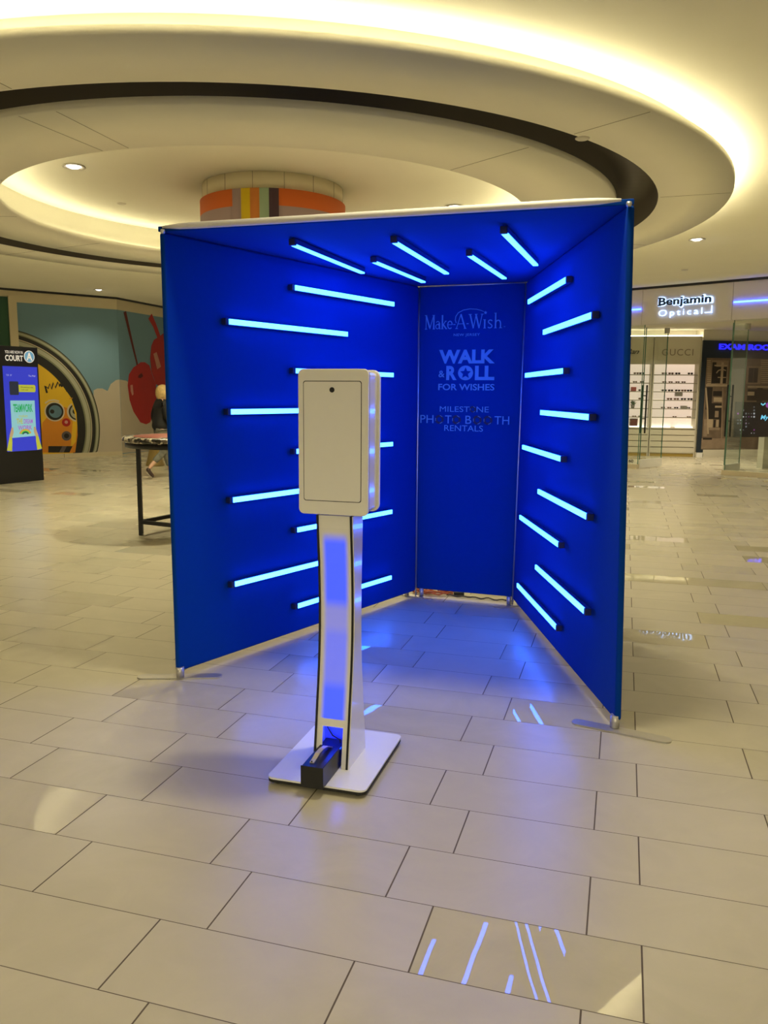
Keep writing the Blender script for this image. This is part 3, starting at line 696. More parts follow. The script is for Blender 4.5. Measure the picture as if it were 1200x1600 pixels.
o = gbox('display_card', MT['greyfr'], 1.83, SH[3]+.10, .18, .10, 'small grey sign card above the fourth shelf of the right case', 'sign card')
gbox('display_card', MT['greyfr'], 1.98, SH[4]+.001, .15, .075, 'small grey sign card lying on the fifth shelf of the right case', 'sign card')
MT['leaf'] = mat('leaf_green', (.10, .22, .05), .6, var=.3, scale=20)
pt = thing('potted_plant', G.P(.66, SH[4]+.001, -.10), 'small green plant in a grey pot on the fifth shelf of the left case', 'potted plant')
pc = G.P(.66, SH[4]+.001, -.10)
MB().lathe([(.0001, 0), (.04, 0), (.055, .09), (.05, .09), (.04, .07), (.0001, .07)], pc, 20).build('pot', MT['greyfr'], pt)
mb = MB(); rl = random.Random(5)
for k in range(60):
    a = rl.uniform(0, 6.28); el = rl.uniform(.1, 1.4); L_ = rl.uniform(.08, .17)
    d = V((math.cos(a)*math.cos(el), math.sin(a)*math.cos(el), math.sin(el))); q = d.cross(V((0, 0, 1))).normalized()*.014
    b0_ = pc+V((0, 0, .075)); mb.add([b0_, b0_+d*L_*.5+q, b0_+d*L_, b0_+d*L_*.5-q], [(0, 1, 2, 3)])
mb.build('foliage', MT['leaf'], pt, recalc=False)

# navy wall with photo print and blue lettering
MT['navy'] = mat('navy_paint', (.012, .022, .035), .6)
MT['bneon'] = mat('deep_blue_letters', (.05, .05, .8), .4, emit=(.02, .02, 1.6), estr=1)
tn = thing('partition_panel', NW.P(1.2, 0, 0), 'navy partition with glowing blue letters and a sepia street photograph', 'partition')
MB().slab(NW, -.02, 4, .13, 3.05, -.05, .0).build('backing', MT['navy'], tn)
MB().slab(NW, -.03, .14, 0, .12, -.04, .02).build('foot_block', MT['white'], tn)
MB().slab(NW, .16, 4, 0, .20, -.04, .01).build('plinth', MT['case'], tn)
mb = MB(); write(mb, NW, 'EXAM ROOM', .42, 2.12, 2.82, 2.97, .01, 0, bold=.03, th=.03); mb.build('lettering', MT['bneon'], tn)
SEP = [mat('sepia_mid', (.15, .105, .07), .6, var=.5, scale=5), mat('sepia_dark', (.018, .012, .009), .6), mat('sepia_light', (.40, .31, .21), .6, var=.2, scale=9), mat('sepia_tan', (.26, .19, .13), .6, var=.3, scale=7)]
mb = MB(); mb.slab(NW, .10, 4, .205, 2.60, .002, .008, 0)
def sp_rect(x0, y0, x1, y1, mi, off=.009):
    a = NW.at(x0, y0); b = NW.at(x1, y1); mb.slab(NW, min(a[0], b[0]), max(a[0], b[0]), min(a[1], b[1]), max(a[1], b[1]), off, off+.001, mi)
for k in range(12): sp_rect(1104.5, 563+3.2*k, 1110.5, 564.6+3.2*k, 2)
for k in range(12): sp_rect(1189, 562+3.2*k, 1200, 563.6+3.2*k, 2)
sp_rect(1112, 563, 1136, 600, 3, .0085); sp_rect(1113, 566, 1117, 599, 1); sp_rect(1118, 573, 1134, 599, 1); sp_rect(1116, 570, 1136, 572.5, 2, .0105); sp_rect(1127, 566, 1128.5, 600, 2, .0115); sp_rect(1121, 589, 1134, 590.5, 2, .0115)
stroke(mb, NW, [NW.at(*p) for p in [(1119, 583), (1122, 579), (1128, 577), (1134, 579)]], .03, .0115, 2)
sp_rect(1103, 600, 1136, 604, 2, .0105); sp_rect(1104, 605, 1111, 640, 1); sp_rect(1114, 611, 1128, 619, 1); sp_rect(1115, 621, 1128, 628, 2, .0105); sp_rect(1106, 630, 1128, 655, 1, .0088); sp_rect(1117, 634, 1129, 637, 2, .0105); sp_rect(1117, 642, 1122, 652, 3, .0105)
stroke(mb, NW, [NW.at(*p) for p in [(1102.5, 606), (1105, 640), (1106, 678)]], .045, .0125, 2)
stroke(mb, NW, [NW.at(*p) for p in [(1129, 606), (1128, 640), (1127, 685)]], .035, .0125, 3)
sp_rect(1100, 655, 1104, 682, 3, .0105); sp_rect(1107, 655, 1113, 668, 2, .0105); sp_rect(1115, 656, 1117, 668, 1, .0115); sp_rect(1119, 656, 1122, 667, 2, .0105); sp_rect(1124, 650, 1126, 668, 1, .0115); sp_rect(1108, 668, 1124, 672, 3, .0105)
sp_rect(1096, 685, 1136, 701, 3, .0088); sp_rect(1098, 684, 1112, 687, 1, .0105)
sp_rect(1167, 572, 1188, 600, 3, .0085); sp_rect(1170, 575, 1176, 598, 1); sp_rect(1178, 575, 1183, 598, 1); sp_rect(1168, 603, 1200, 606, 2, .0105); sp_rect(1168, 608, 1200, 626, 1, .0088); sp_rect(1168, 612, 1178, 618, 2, .0105); sp_rect(1183, 606, 1190, 628, 1, .0105)
mb.build('photo_print', SEP, tn)
MT['curtain'] = mat('pale_curtain', (.55, .60, .45), .8)

# hanging screen in the window
T = Plane((7.45, 17.85), (9.2, 18.25))
MT['tvoff'] = mat('screen_bezel', (.006, .006, .008), .3); MT['pod'] = mat('pedestal_white', (.6, .6, .52), .5)
a = T.at(1151, 628); b = T.at(1150, 683)
tt2 = thing('display_screen', T.P(a[0]+.5, 0, 0), 'black advertising screen on a pedestal inside the shop window, cut by the right edge', 'screen')
MB().slab(T, a[0], a[0]+1.7, b[1], a[1], -.05, 0).build('screen_panel', MT['tvoff'], tt2)
ps = T.at(1198, 700)[0]; MB().slab(T, ps-.03, ps+.5, 0, b[1]+.02, -.25, -.06).build('pedestal', MT['pod'], tt2)
TV = [em('dot_grey', (.10, .12, .16)), em('dot_cyan', (.15, .55, .85)), em('dot_violet', (.22, .04, .30)), em('tv_grey', (.003, .003, .004)), em('dot_white', (.35, .38, .45))]
mb = MB(); mb.slab(T, a[0]+.02, a[0]+1.68, b[1]+.05, b[1]+.52, .0005, .0015, 3)
for k in range(34):
    px_, py_ = 1153+rg.randint(0, 6)*4.2, 636+rg.randint(0, 8)*5.1
    q = T.at(px_, py_); r_ = rg.choice((.012, .017, .022)); mb.poly(T, arc(q[0], q[1], r_, r_, 0, 315, 7), .002, .003, rg.choice((0, 0, 0, 2, 4)))
q = T.at(1188, 657.5); q2 = T.at(1200, 648.5); write(mb, T, 'My', q[0], q2[0]+.02, q[1], q2[1], .0025, 1, bold=.02, shear=.2)
q = [T.at(*p) for p in [(1189, 630.5), (1192, 633), (1196, 630)]]; stroke(mb, T, q, .03, .0025, 1)
q = T.at(1200, 633); mb.poly(T, arc(q[0], q[1], .06, .06, 0, 330, 11), .0022, .0028, 2)
mb.build('screen_graphics', TV, tt2)

# ------------------------------------------------------------------ photo booth enclosure
FLb, FLt = V((-1.125, 4.285, .045)), V((-1.13, 4.245, 2.375))
FRb, FRt = V((1.105, 3.655, .045)), V((1.035, 3.62, 2.385))
BLb, BLt = V((.255, 6.21, .045)), V((.25, 6.21, 2.372))
BRb, BRt = V((.975, 5.956, .045)), V((1.0, 5.955, 2.378))
tb = thing('photo_booth', (0, 5, 0), 'three-sided blue fabric photo booth enclosure with a flat canopy', 'photo booth')
def panel(name, a0, b0, b1, a1, mt, th=.032, bev=.015):
    """upright fabric panel: inner face corners a0,b0 (bottom), a1,b1 (top); thickness grows outward"""
    n_ = (b0-a0).cross(V((0, 0, 1))).normalized()
    if n_.dot(V((0, 4.9, 0))-a0) > 0: n_ = -n_
    if name == 'back_panel': n_ = V((.33, .944, 0))
    q = n_*th
    return MB().hexa([a0, b0, b0+q, a0+q], [a1, b1, b1+q, a1+q]).build(name, mt, tb, bevel=bev, seg=4)
gap = (BRb-BLb).normalized()*.002
panel('side_panel', FLb, BLb, BLt, FLt, MT['fabric'])
panel('side_panel', FRb, BRb+V((.003, -.004, 0)), BRt+V((.003, -.004, 0)), FRt, MT['fabric'])
bpnl = panel('back_panel', BLb+gap+V((0, 0, .02)), BRb-gap+V((0, 0, .02)), BRt-gap-V((0, 0, .004)), BLt+gap-V((0, 0, .004)), MT['fabric_back'], th=.03, bev=.008)
for p0, p1 in ((BLb, BLt), (BRb, BRt)):
    MB().tube([(p0.x, p0.y-.012, .012), (p1.x, p1.y-.012, p1.z-.01)], .0065, 12).build('corner_pole', MT['alu'], tb)
for p0, q0 in ((FLb, .012), (FRb, .012)):
    MB().tube([(p0.x+.004, p0.y+.02, .010), (p0.x+.004, p0.y+.02, .07)], .022, 18).build('leg', MT['steel'], tb)
for dx, p0 in ((-.07, BLb), (-.0, BLb+V((.045, -.01, 0))), (.05, BRb), (-.025, BRb)):
    MB().tube([(p0.x+dx, p0.y, .01), (p0.x+dx, p0.y, .07)], .018, 14).build('leg', MT['steel'], tb)
def foot(A, B, w_=.035, z=.008):
    A = V(A); B = V(B); d = (B-A).normalized(); n_ = V((-d.y, d.x, 0)); pts = []
    for c, s0 in ((B, -90), (A, 90)):
        for k in range(9):
            t = math.radians(s0+180*k/8); pts.append(c+d*w_*math.cos(t)*(1)+n_*w_*math.sin(t))
    pts = []
    for k in range(9):
        t = math.radians(-90+22.5*k); pts.append(B+d*w_*math.cos(t)+n_*w_*math.sin(t))
    for k in range(9):
        t = math.radians(90+22.5*k); pts.append(A+d*w_*math.cos(t)+n_*w_*math.sin(t))
    MB().prism([p+V((0, 0, .001)) for p in pts], [p+V((0, 0, z)) for p in pts], 0).build('foot_plate', MT['steel'], tb)
foot((-1.33, 4.322, 0), (-.935, 4.346, 0)); foot((.955, 3.735, 0), (1.30, 3.545, 0))
foot((.10, 6.30, 0), (.36, 6.12, 0), .03); foot((.86, 5.88, 0), (1.12, 6.0, 0), .03)
# canopy: blue underside, pale rolled front edge
cz0 = V((0, 0, .0015)); cz1 = V((0, 0, .028))
cq = [FLt+V((-.028, .012, 0)), FRt+V((.030, .012, 0)), BRt+V((.045, .035, 0)), BLt+V((-.045, .035, 0))]
can = MB().hexa([p+cz0 for p in cq], [p+cz1 for p in cq]).build('canopy', MT['fabric'], tb, bevel=.004)
A_, B_ = FLt+V((0, .0, .022)), FRt+V((-.03, 0, .018))
pts = [A_.lerp(B_, k/24) for k in range(25)]
rr_ = [.006, .014]+[.0165]*21+[.014, .006]
MB().tube(pts, rr_, 14).build('rolled_edge', MT['white_fab'], can)
for p in (FLt, FRt):
    MB().lathe([(.0001, -.012), (.010, -.010), (.013, 0), (.010, .01), (.0001, .012)], (p.x+.002, p.y-.006, p.z+.0), 14).build('corner_joint', MT['alu'], tb)
# zip along the canopy's rear edge
MB().tube([BLt+V((.0, -.008, -.008)), BRt+V((0, -.008, -.008))], .0035, 8).build('canopy_zip', MT['alu'], tb)

# printed logos on the back panel
PB = Plane((BLb.x, BLb.y), (BRb.x, BRb.y))
def pb(pts): return pts
m = MB(); OFF = .0025
S = lambda pts, wd: stroke(m, PB, pts, wd, OFF)
# serif wordmark drawn stroke by stroke: z baseline 2.058, x-height .055, caps .10
b_, xh, ch, th_, tn_ = 2.058, .056, .100, .0105, .0055
def serif(u, z, w2=.009): m.poly(PB, [(u-w2, z-.0022), (u+w2, z-.0022), (u+w2, z+.0022), (u-w2, z+.0022)], OFF, OFF+.001)
def stem(u, z0, z1, wd=th_, s0=True, s1=True):
    S([(u, z0), (u, z1)], wd)
    if s0: serif(u, z0)
    if s1: serif(u-.002, z1)
# M
stem(.052, b_, b_+ch, tn_); S([(.052, b_+ch), (.081, b_+.008)], th_); S([(.081, b_), (.110, b_+ch)], tn_); stem(.112, b_, b_+ch, th_)
# a
S(arc(.140, b_+.017, .013, .016, 40, 320, 14), tn_); S([(.136, b_+.032), (.150, b_+.036)], tn_); S(arc(.143, b_+.042, .012, .013, 10, 160, 8), tn_); S([(.155, b_+.044), (.156, b_+.004), (.163, b_)], th_)
# k
stem(.178, b_, b_+ch, th_, True, False); S([(.181, b_+.026), (.203, b_+xh)], tn_); S([(.186, b_+.030), (.208, b_)], th_); serif(.204, b_+xh, .008); serif(.210, b_, .007)
# e
S(arc(.236, b_+.028, .017, .027, 0, 315, 22), .0075); S([(.221, b_+.029), (.252, b_+.029)], tn_*.8)
S([(.262, b_+.030), (.278, b_+.030)], .006)
# A
S([(.286, b_), (.318, b_+ch*1.02)], tn_); S([(.318, b_+ch*1.04), (.352, b_)], th_); S([(.300, b_+.034), (.338, b_+.034)], tn_*.8); serif(.288, b_, .010); serif(.352, b_, .010)
S([(.362, b_+.034), (.378, b_+.034)], .006)
# W
S([(.388, b_+ch), (.414, b_)], th_); S([(.414, b_), (.433, b_+ch)], tn_); S([(.431, b_+ch), (.457, b_)], th_); S([(.457, b_), (.478, b_+ch)], tn_); serif(.388, b_+ch, .012); serif(.433, b_+ch, .010); serif(.478, b_+ch, .010)
# i s h
stem(.498, b_, b_+xh+.004, th_*.95); S(arc(.539, b_+.045, .014, .012, 20, 220, 10)+arc(.536, b_+.014, .016, .013, 60, -150, 10), .0075)
stem(.578, b_, b_+ch*1.05, th_*.95); S(arc(.597, b_+.034, .017, .020, 170, 20, 10)+[(.615, b_+.03), (.615, b_)], .008); serif(.616, b_, .010)
# swoosh from the A to the star over the i
S([(.284, b_+.040), (.276, b_+.062), (.280, b_+.088), (.298, b_+.114), (.335, b_+.132), (.385, b_+.140), (.435, b_+.136), (.470, b_+.126), (.492, b_+.117)], [.006, .006, .006, .0055, .005, .005, .0045, .004, .003])
def star(u, z, R, r, mi=0, off=OFF, n=5, rot=90):
    pts = []
    for k in range(2*n):
        a = math.radians(rot+k*180/n); q = R if k % 2 == 0 else r; pts.append((u+q*math.cos(a), z+q*math.sin(a)))
    m.poly(PB, pts, off, off+.001, mi)
star(.502, b_+.110, .013, .007)
write(m, PB, 'TM', .636, .650, b_+.004, b_+.010, OFF+.001, 0)
write(m, PB, 'NEW JERSEY', .266, .464, 1.998, 2.022, OFF+.001, 0, bold=.01, spacing=1.1)
tag(m.build('charity_lettering', MT['print'], bpnl), 'pale serif wordmark at the top of the blue back panel')
m = MB()
write(m, PB, 'WALK', .157, .580, 1.803, 1.905, OFF+.001, 0, bold=.045)
write(m, PB, 'R', .215, .296, 1.682, 1.787, OFF+.001, 0, bold=.045); write(m, PB, 'LL', .434, .580, 1.682, 1.787, OFF+.001, 0, bold=.045)
write(m, PB, '&', .155, .203, 1.703, 1.752, OFF+.001, 0, bold=.015)
m.poly(PB, arc(.363, 1.735, .057, .054, 0, 352, 44), OFF, OFF+.001, 0); star(.363, 1.733, .043, .020, 1, OFF+.0015)
write(m, PB, 'FOR WISHES', .155, .583, 1.607, 1.655, OFF+.001, 0, bold=.02)
tag(m.build('event_lettering', [MT['print'], MT['fabric_back']], bpnl), 'bold pale lettering with a star inside the letter O')
m = MB()
def shutter(u, z, r):
    for k in range(8):
        m.poly(PB, arc(u, z, r, r, 45*k, 45*k+45, 4)+arc(u, z, r*.52, r*.52, 45*k+60, 45*k+12, 3), OFF, OFF+.001, 1)
    for k in (1, 3, 5): stroke(m, PB, arc(u, z, r*.86, r*.86, 60*k-22, 60*k+22, 5), r*.10, OFF+.0015, 2)
z0, z1 = 1.447, 1.488
write(m, PB, 'MILEST', .170, .400, z0, z1, OFF+.001); write(m, PB, 'NE', .453, .545, z0, z1, OFF+.001); shutter(.425, (z0+z1)/2, .024)
z0, z1 = 1.360, 1.420
write(m, PB, 'PH', .018, .122, z0, z1, OFF+.001); write(m, PB, 'T', .212, .262, z0, z1, OFF+.001); write(m, PB, 'B', .370, .415, z0, z1, OFF+.001); write(m, PB, 'TH', .590, .700, z0, z1, OFF+.001)
for u in (.168, .300, .460, .540): shutter(u, (z0+z1)/2-.001, .034)
write(m, PB, 'RENTALS', .208, .505, 1.304, 1.348, OFF+.001)
tag(m.build('rental_lettering', [MT['print'], MT['print_dk'], MT['print']], bpnl), 'thin pale lettering whose O letters are dark camera shutters')

# glowing tubes
def tube_light(P0, P1, n_, label, grp, capend=0):
    """square channel with a glowing face; n_ points into the booth"""
    P0, P1 = V(P0), V(P1); d = (P1-P0).normalized(); n_ = V(n_).normalized(); n_ = (n_-d*n_.dot(d)).normalized(); s_ = d.cross(n_)
    t = thing('tube_light', P0.lerp(P1, .5), label, 'tube light', grp)
    def bar(a, b, o0, o1, hw, nm, mt, bev=0):
        q = s_*hw
        return MB().hexa([a-q+n_*o0, b-q+n_*o0, b+q+n_*o0, a+q+n_*o0], [a-q+n_*o1, b-q+n_*o1, b+q+n_*o1, a+q+n_*o1]).build(nm, mt, t, bevel=bev)
    bar(P0, P1, .002, .028, .0165, 'housing', MT['housing'])
    bar(P0+d*.004, P1-d*.004, .028, .036, .0145, 'light_tube', MT['tube'])
    a, b = (P0-d*.026, P0-d*.0005)
    bar(a, b, .002, .036, .0175, 'end_cap', MT['cap'], .003)
    return t
ORD = ['first', 'second', 'third', 'fourth', 'fifth', 'sixth', 'seventh', 'eighth', 'ninth']
ZT = [2.204, 1.962, 1.710, 1.467, 1.216, .966, .720, .472, .226]
PLW = Plane((FLb.x, FLb.y), (BLb.x, BLb.y)); nL = PLW.n
if nL.dot(V((0, 4.9, 0))-PLW.A) < 0: nL = -nL
for k, z in enumerate(ZT):
    u0, u1 = (.948, 1.99) if k % 2 == 0 else (.405, 1.462)
    f = z/2.37; off = FLb.lerp(FLt, f)-FLb
    a = PLW.A+PLW.e*u0; b = PLW.A+PLW.e*u1
    sh = (FLt-FLb)*f*1.0; sh.z = 0
    a = a+sh*(1-u0/2.4)+V((0, 0, z)); b = b+sh*(1-u1/2.4)+V((0, 0, z))
    tube_light(a, b, nL, 'glowing blue tube on the booth left wall, %s from the top' % ORD[k], 'glowing tubes on the left wall')
PRW = Plane((FRb.x, FRb.y), (BRb.x, BRb.y)); nR = PRW.n
if nR.dot(V((0, 4.9, 0))-PRW.A) < 0: nR = -nR
MEAS = [((832,471),(889,434)),((854,518),(929,489)),((827,587),(887,579)),((850,646),(927,650)),((824,702),(884,717)),((846,768),(925,808)),((820,811),(882,855)),((845,891),(924,957)),((818,922),(880,990))]
for k, z in enumerate(ZT):
    u0, u1 = (.955, 2.02) if k % 2 == 0 else (.415, 1.50)
    f = z/2.37; shf = (FRt-FRb)*f; shf.z = 0; shb = (BRt-BRb)*f; shb.z = 0
    def wp(u): return PRW.A+PRW.e*u+shf*(1-u/2.3)+shb*(u/2.3)+V((0, 0, z))
    tube_light(wp(u0), wp(u1), nR, 'glowing blue tube on the booth right wall, %s from the top' % ORD[k], 'glowing tubes on the right wall')
CT = [((-.486, 4.404), (-.150, 5.37), 'leftmost of the five'), ((.044, 4.306), (.391, 5.367), 'front one of the middle pair'), ((-.069, 4.928), (.261, 5.77), 'second from the left, set further back'), ((.467, 4.676), (.79, 5.56), 'shorter one right of centre'), ((.568, 4.046), (.895, 4.997), 'rightmost of the five')]
for p0, p1, lab in CT:
    zc = 2.3745
    tube_light((p0[0], p0[1], zc), (p1[0], p1[1], zc), (0, 0, -1), 'glowing blue tube under the booth canopy, '+lab, 'glowing tubes under the canopy')

# cables behind the booth
MT['cord_o'] = mat('orange_cord', (.55, .13, .04), .5); MT['cord_b'] = mat('dark_cord', (.05, .035, .025), .6)
rc = random.Random(11); pts = []
for k in range(130):
    t = k/129*9*math.pi; cx_ = .33+.15*k/129
    pts.append((cx_+(.13+.05*math.sin(k*.37))*math.cos(t), 6.36-.11*(k/129)+(.05+.015*math.sin(k*.5))*math.sin(t), .010+.028*(.5+.5*math.sin(k*.61))))
tag(MB().tube(pts, .006, 8).build('extension_cord', MT['cord_o']), 'bright orange extension cord coiled on the floor under the back panel', 'cord')
pts = [(.50+.02*k, 6.23-.007*k+.012*math.sin(k*.9), .009+.004*math.sin(k*1.3)) for k in range(26)]
tag(MB().tube(pts, .0055, 8).build('loose_cable', MT['cord_b']), 'thin dark power cord lying behind the right half of the back panel', 'cord')
tag(MB().box(.56, .64, 6.235, 6.275, .0, .03).build('power_adapter', MT['black'], bevel=.004), 'small black power adapter beside the coiled orange cord', 'power adapter')

# ------------------------------------------------------------------ selfie kiosk in front
KA = -.28625; kc = V((-.188, 3.297, 0)); kx = V((math.cos(KA), math.sin(KA), 0)); ky = V((-math.sin(KA), math.cos(KA), 0))
def kp(u, v, z): return kc+kx*u+ky*v+V((0, 0, z))
tk = thing('camera_kiosk', kc, 'white camera kiosk standing in front of the blue booth', 'camera kiosk')
def kbox(mb, u0, u1, v0, v1, z0, z1, mi=0): return mb.hexa([kp(u0,v0,z0), kp(u1,v0,z0), kp(u1,v1,z0), kp(u0,v1,z0)], [kp(u0,v0,z1), kp(u1,v0,z1), kp(u1,v1,z1), kp(u0,v1,z1)], mi)
rp = rrect(-.21, .21, -.28, .28, .03, 6)
MB().prism([kp(u, v, .014) for u, v in rp], [kp(u, v, .026) for u, v in rp]).build('base_core', MT['rubber'], tk)
MB().prism([kp(u, v, .0262) for u, v in rp], [kp(u, v, .034) for u, v in rp]).build('base_plate', MT['white_lam'], tk)
for u, v in ((-.17, -.24), (.17, -.24), (-.17, .24), (.17, .24)):
    c = kp(u, v, 0); MB().lathe([(.0001, 0), (.018, 0), (.02, .014), (.0001, .014)], c, 20).build('rubber_foot', MT['rubber'], tk)
# column: curved front and back, black side plates
zs = [.034, .10, .173, .24, .304, .37, .435, .50, .568, .64, .703, .77, .838, .90, .946, 1.0, 1.047, 1.085]
vf = [-.123, -.114, -.103, -.093, -.084, -.074, -.066, -.059, -.054, -.052, -.051, -.053, -.056, -.060, -.065, -.070, -.074, -.077]
vb = [.100, .093, .083, .073, .062, .053, .045, .040, .036, .034, .034, .035, .037, .040, .043, .045, .046, .047]
UL, UR = -.066, .09
def colmesh(u0, u1, inset, mi=0, z0=0, z1=99):
    mb = MB(); pr = [(vf[i]+inset, zs[i]) for i in range(len(zs))]+[(vb[i]-inset, zs[i]) for i in reversed(range(len(zs)))]
    a = [kp(u0, v, z) for v, z in pr]; b = [kp(u1, v, z) for v, z in pr]; n = len(pr)
    k = len(zs)
    for i in range(k-1):
        q = [i, i+1, n-2-i, n-1-i]
        mb.add([a[j] for j in q], [(0, 1, 2, 3)], mi); mb.add([b[j] for j in q], [(3, 2, 1, 0)], mi)
    mb.add(a+b, [(i, (i+1) % n, n+(i+1) % n, n+i) for i in range(n)], mi)
    return mb
colmesh(UL, UL+.0085, -.005).build('side_trim', MT['rubber'], tk)
colmesh(UR-.013, UR-.004, -.005).build('side_trim', MT['rubber'], tk)
colmesh(UR-.004, UR, -.002).build('side_panel', MT['gloss'], tk)
# front skin with the lower opening: strips per level
def interp(z, arr):
    for i in range(len(zs)-1):
        if zs[i] <= z <= zs[i+1]: t = (z-zs[i])/(zs[i+1]-zs[i]); return arr[i]*(1-t)+arr[i+1]*t
    return arr[-1]
HU0, HU1 = UL+.034, UR-.034
def frontm(mb, u0, u1, z0, z1, off, th=.004, mi=0, n=10):
    zz_ = [z0+(z1-z0)*i/n for i in range(n+1)]
    for i in range(n):
        a, b = zz_[i], zz_[i+1]; va, vb_ = interp(a, vf)+off, interp(b, vf)+off
        mb.hexa([kp(u0, va, a), kp(u1, va, a), kp(u1, va+th, a), kp(u0, va+th, a)], [kp(u0, vb_, b), kp(u1, vb_, b), kp(u1, vb_+th, b), kp(u0, vb_+th, b)], mi)
mb = MB(); frontm(mb, UL+.006, HU0, .034, 1.085, 0, n=30); frontm(mb, HU1, UR-.010, .034, 1.085, 0, n=30)
frontm(mb, HU0, HU1, .200, .232, 0, n=2); frontm(mb, HU0, HU1, 1.03, 1.085, 0, n=3)
mb.build('front_panel', MT['white'], tk)
# frosted window; inner blue glow painted into base colour and emission, in soft-edged blocks
def frosted():
    m = bpy.data.materials.new('frosted_window_painted_glow'); m.use_nodes = True; nt = m.node_tree; b = nt.nodes['Principled BSDF']
    N = nt.nodes.new; L = nt.links.new
    def mth(op, *xs):
        n = N('ShaderNodeMath'); n.operation = op
        for i, x in enumerate(xs):
            if isinstance(x, (int, float)): n.inputs[i].default_value = x
            else: L(x, n.inputs[i])
        return n.outputs[0]
    def sstep(x, lo, hi):
        n = N('ShaderNodeMapRange'); n.interpolation_type = 'SMOOTHSTEP'; L(x, n.inputs[0]); n.inputs[1].default_value = lo; n.inputs[2].default_value = hi; return n.outputs[0]
    tc = N('ShaderNodeTexCoord'); sx = N('ShaderNodeSeparateXYZ'); L(tc.outputs['Object'], sx.inputs[0])
    x, z = sx.outputs[0], sx.outputs[2]
    side = mth('MULTIPLY', sstep(x, -.062, -.036), mth('SUBTRACT', 1.0, sstep(x, .036, .062)))
    def blk(a, c, s_): return mth('MULTIPLY', mth('MULTIPLY', sstep(z, a-.03, a+.03), mth('SUBTRACT', 1.0, sstep(z, c-.03, c+.03))), s_)
    tot = mth('ADD', mth('ADD', blk(.712, .995, 1.0), blk(.60, .712, .5)), mth('ADD', blk(.445, .60, .72), mth('ADD', blk(.15, .375, 1.0), blk(.375, .445, .7))))
    f = mth('MULTIPLY', side, tot)
    mxb = N('ShaderNodeMix'); mxb.data_type = 'RGBA'; L(f, mxb.inputs[0]); mxb.inputs[6].default_value = (.80, .79, .75, 1); mxb.inputs[7].default_value = (.05, .10, .5, 1)
    L(mxb.outputs[2], b.inputs['Base Color']); b.inputs['Roughness'].default_value = .25
    b.inputs['Emission Color'].default_value = (.05, .09, 1.0, 1)
    L(mth('MULTIPLY', f, .95), b.inputs['Emission Strength']); return m
m = MB(); frontm(m, HU0-.028, HU1+.028, .2335, 1.032, -.0005, .0035, n=40)
# local frame so that x runs across the panel
fw = m.build('frosted_window', frosted(), None)
R = Matrix((kx, ky, V((0, 0, 1)))).transposed().to_4x4(); R.translation = kp((UL+UR)/2-.002, 0, 0)
fw.data.transform(R.inverted()); fw.parent = tk; fw.matrix_parent_inverse = world(tk).inverted(); fw.matrix_basis = R
fm = MB(); frontm(fm, UL+.006, UR-.010, .034, 1.085, .012, .003, n=30)
# inner cavity; the blue LED light is also painted into its wall colour
MT['cav'] = mat('cavity_blue_light_tint', (.12, .18, .75), .5)
mb = MB(); kbox(mb, UL+.007, UR-.011, interp(.1, vf)+.10, interp(.1, vf)+.105, .036, .20); mb.build('cavity_back', MT['cav'], tk)
MT['cavled'] = mat('cavity_led', (.5, .6, 1), .5, emit=(.3, 1.8, 40.0), estr=1)
mb = MB(); kbox(mb, HU0-.008, HU1+.004, interp(.19, vf)+.030, interp(.19, vf)+.055, .212, .218); kbox(mb, HU1-.004, HU1, interp(.1, vf)+.02, interp(.1, vf)+.024, .105, .118); mb.build('led_strip', MT['cavled'], tk)
MB().tube([kp(-.02, -.08, .19), kp(.0, -.07, .15), kp(.03, -.06, .13), kp(.045, -.075, .06)], .003, 8).build('inner_cable', MT['rubber'], tk)
colmesh(UL+.0062, UL+.009, .004).build('inner_side', MT['white'], tk)
mb = MB(); nb = len(zs)
for i in range(nb-1):
    mb.hexa([kp(UL+.006, vb[i]-.004, zs[i]), kp(UR-.010, vb[i]-.004, zs[i]), kp(UR-.010, vb[i], zs[i]), kp(UL+.006, vb[i], zs[i])],
            [kp(UL+.006, vb[i+1]-.004, zs[i+1]), kp(UR-.010, vb[i+1]-.004, zs[i+1]), kp(UR-.010, vb[i+1], zs[i+1]), kp(UL+.006, vb[i+1], zs[i+1])])
mb.build('rear_panel', MT['white'], tk)
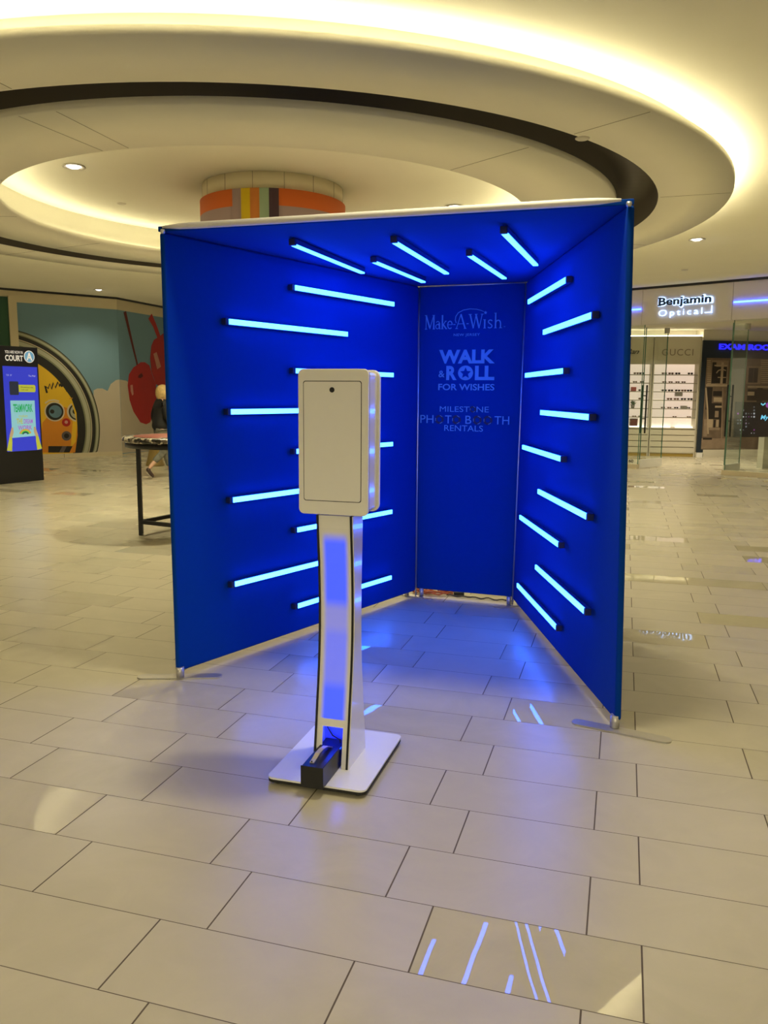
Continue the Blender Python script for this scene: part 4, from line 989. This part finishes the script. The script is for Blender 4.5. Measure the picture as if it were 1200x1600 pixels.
# head: front plate, recessed shell, rear plate
U0, U1, Z0, Z1 = -.132, .160, 1.092, 1.667
def kplate(mb, pts, v0, v1, mi=0): return mb.prism([kp(u, v0, z) for u, z in pts], [kp(u, v1, z) for u, z in pts], mi)
kplate(MB(), rrect(U0, U1, Z0, Z1, .022, 6), -.105, -.088).build('head_front', MT['white'], tk, bevel=.003, seg=3)
kplate(MB(), rrect(U0+.010, U1-.010, Z0+.010, Z1-.010, .018, 6), -.084, .042).build('head_shell', MT['gloss'], tk)
kplate(MB(), rrect(U0+.0005, U1-.0005, Z0+.0005, Z1-.0005, .022, 6), -.0878, -.0842).build('head_gasket', MT['rubber'], tk)
kplate(MB(), rrect(U0, U1, Z0, Z1, .030, 6), .0425, .066).build('head_rear', MT['white'], tk, bevel=.005, seg=3)
D0, D1, E0, E1 = -.110, .133, 1.146, 1.621
kplate(MB(), rrect(D0, D1, E0, E1, .010, 4), -.1055, -.1051).build('door_gap', MT['rubber'], tk)
dr = kplate(MB(), rrect(D0+.0028, D1-.0028, E0+.0028, E1-.0028, .009, 4), -.1066, -.1052).build('door', MT['white'], tk)
c = kp(.0115, -.1067, 1.586)
pts0 = [kp(.0115+.0105*math.cos(a*math.pi/12), -.1072, 1.586+.0105*math.sin(a*math.pi/12)) for a in range(24)]
pts1 = [kp(.0115+.0105*math.cos(a*math.pi/12), -.1060, 1.586+.0105*math.sin(a*math.pi/12)) for a in range(24)]
MB().prism(pts0, pts1).build('lock_hole', MT['rubber'], dr)
# power box pushed through the lower opening
tx_ = thing('power_box', kp(.003, -.2, .035), 'black metal power box with a strap handle on the kiosk base', 'power box')
MT['boxblk'] = mat('black_anodised', (.02, .02, .024), .32, metal=.6)
kbox(MB(), -.042, .048, -.315, -.035, .0345, .121).build('box_body', MT['boxblk'], tx_, bevel=.003)
kbox(MB(), -.044, .050, -.317, -.3145, .0345, .123).build('end_plate', MT['rubber'], tx_)
hp = [kp(-.010, -.285, .1225), kp(-.008, -.265, .128), kp(-.004, -.235, .142), kp(0, -.20, .146), kp(.004, -.165, .142), kp(.008, -.135, .128), kp(.010, -.125, .1225)]
mb = MB()
for i in range(len(hp)-1):
    a, b = hp[i], hp[i+1]; q = kx*.0095; t_ = V((0, 0, .003))
    mb.hexa([a-q, a+q, b+q, b-q], [a-q+t_, a+q+t_, b+q+t_, b-q+t_])
hd = mb.build('strap_handle', mat('champagne_metal', (.55, .49, .38), .35, metal=.6), tx_)
MB().lathe([(.0001, .0), (.0035, .0), (.0035, .002), (.0001, .002)], hp[0]+V((0, .004, .0045)), 12).build('screw', MT['rubber'], hd)
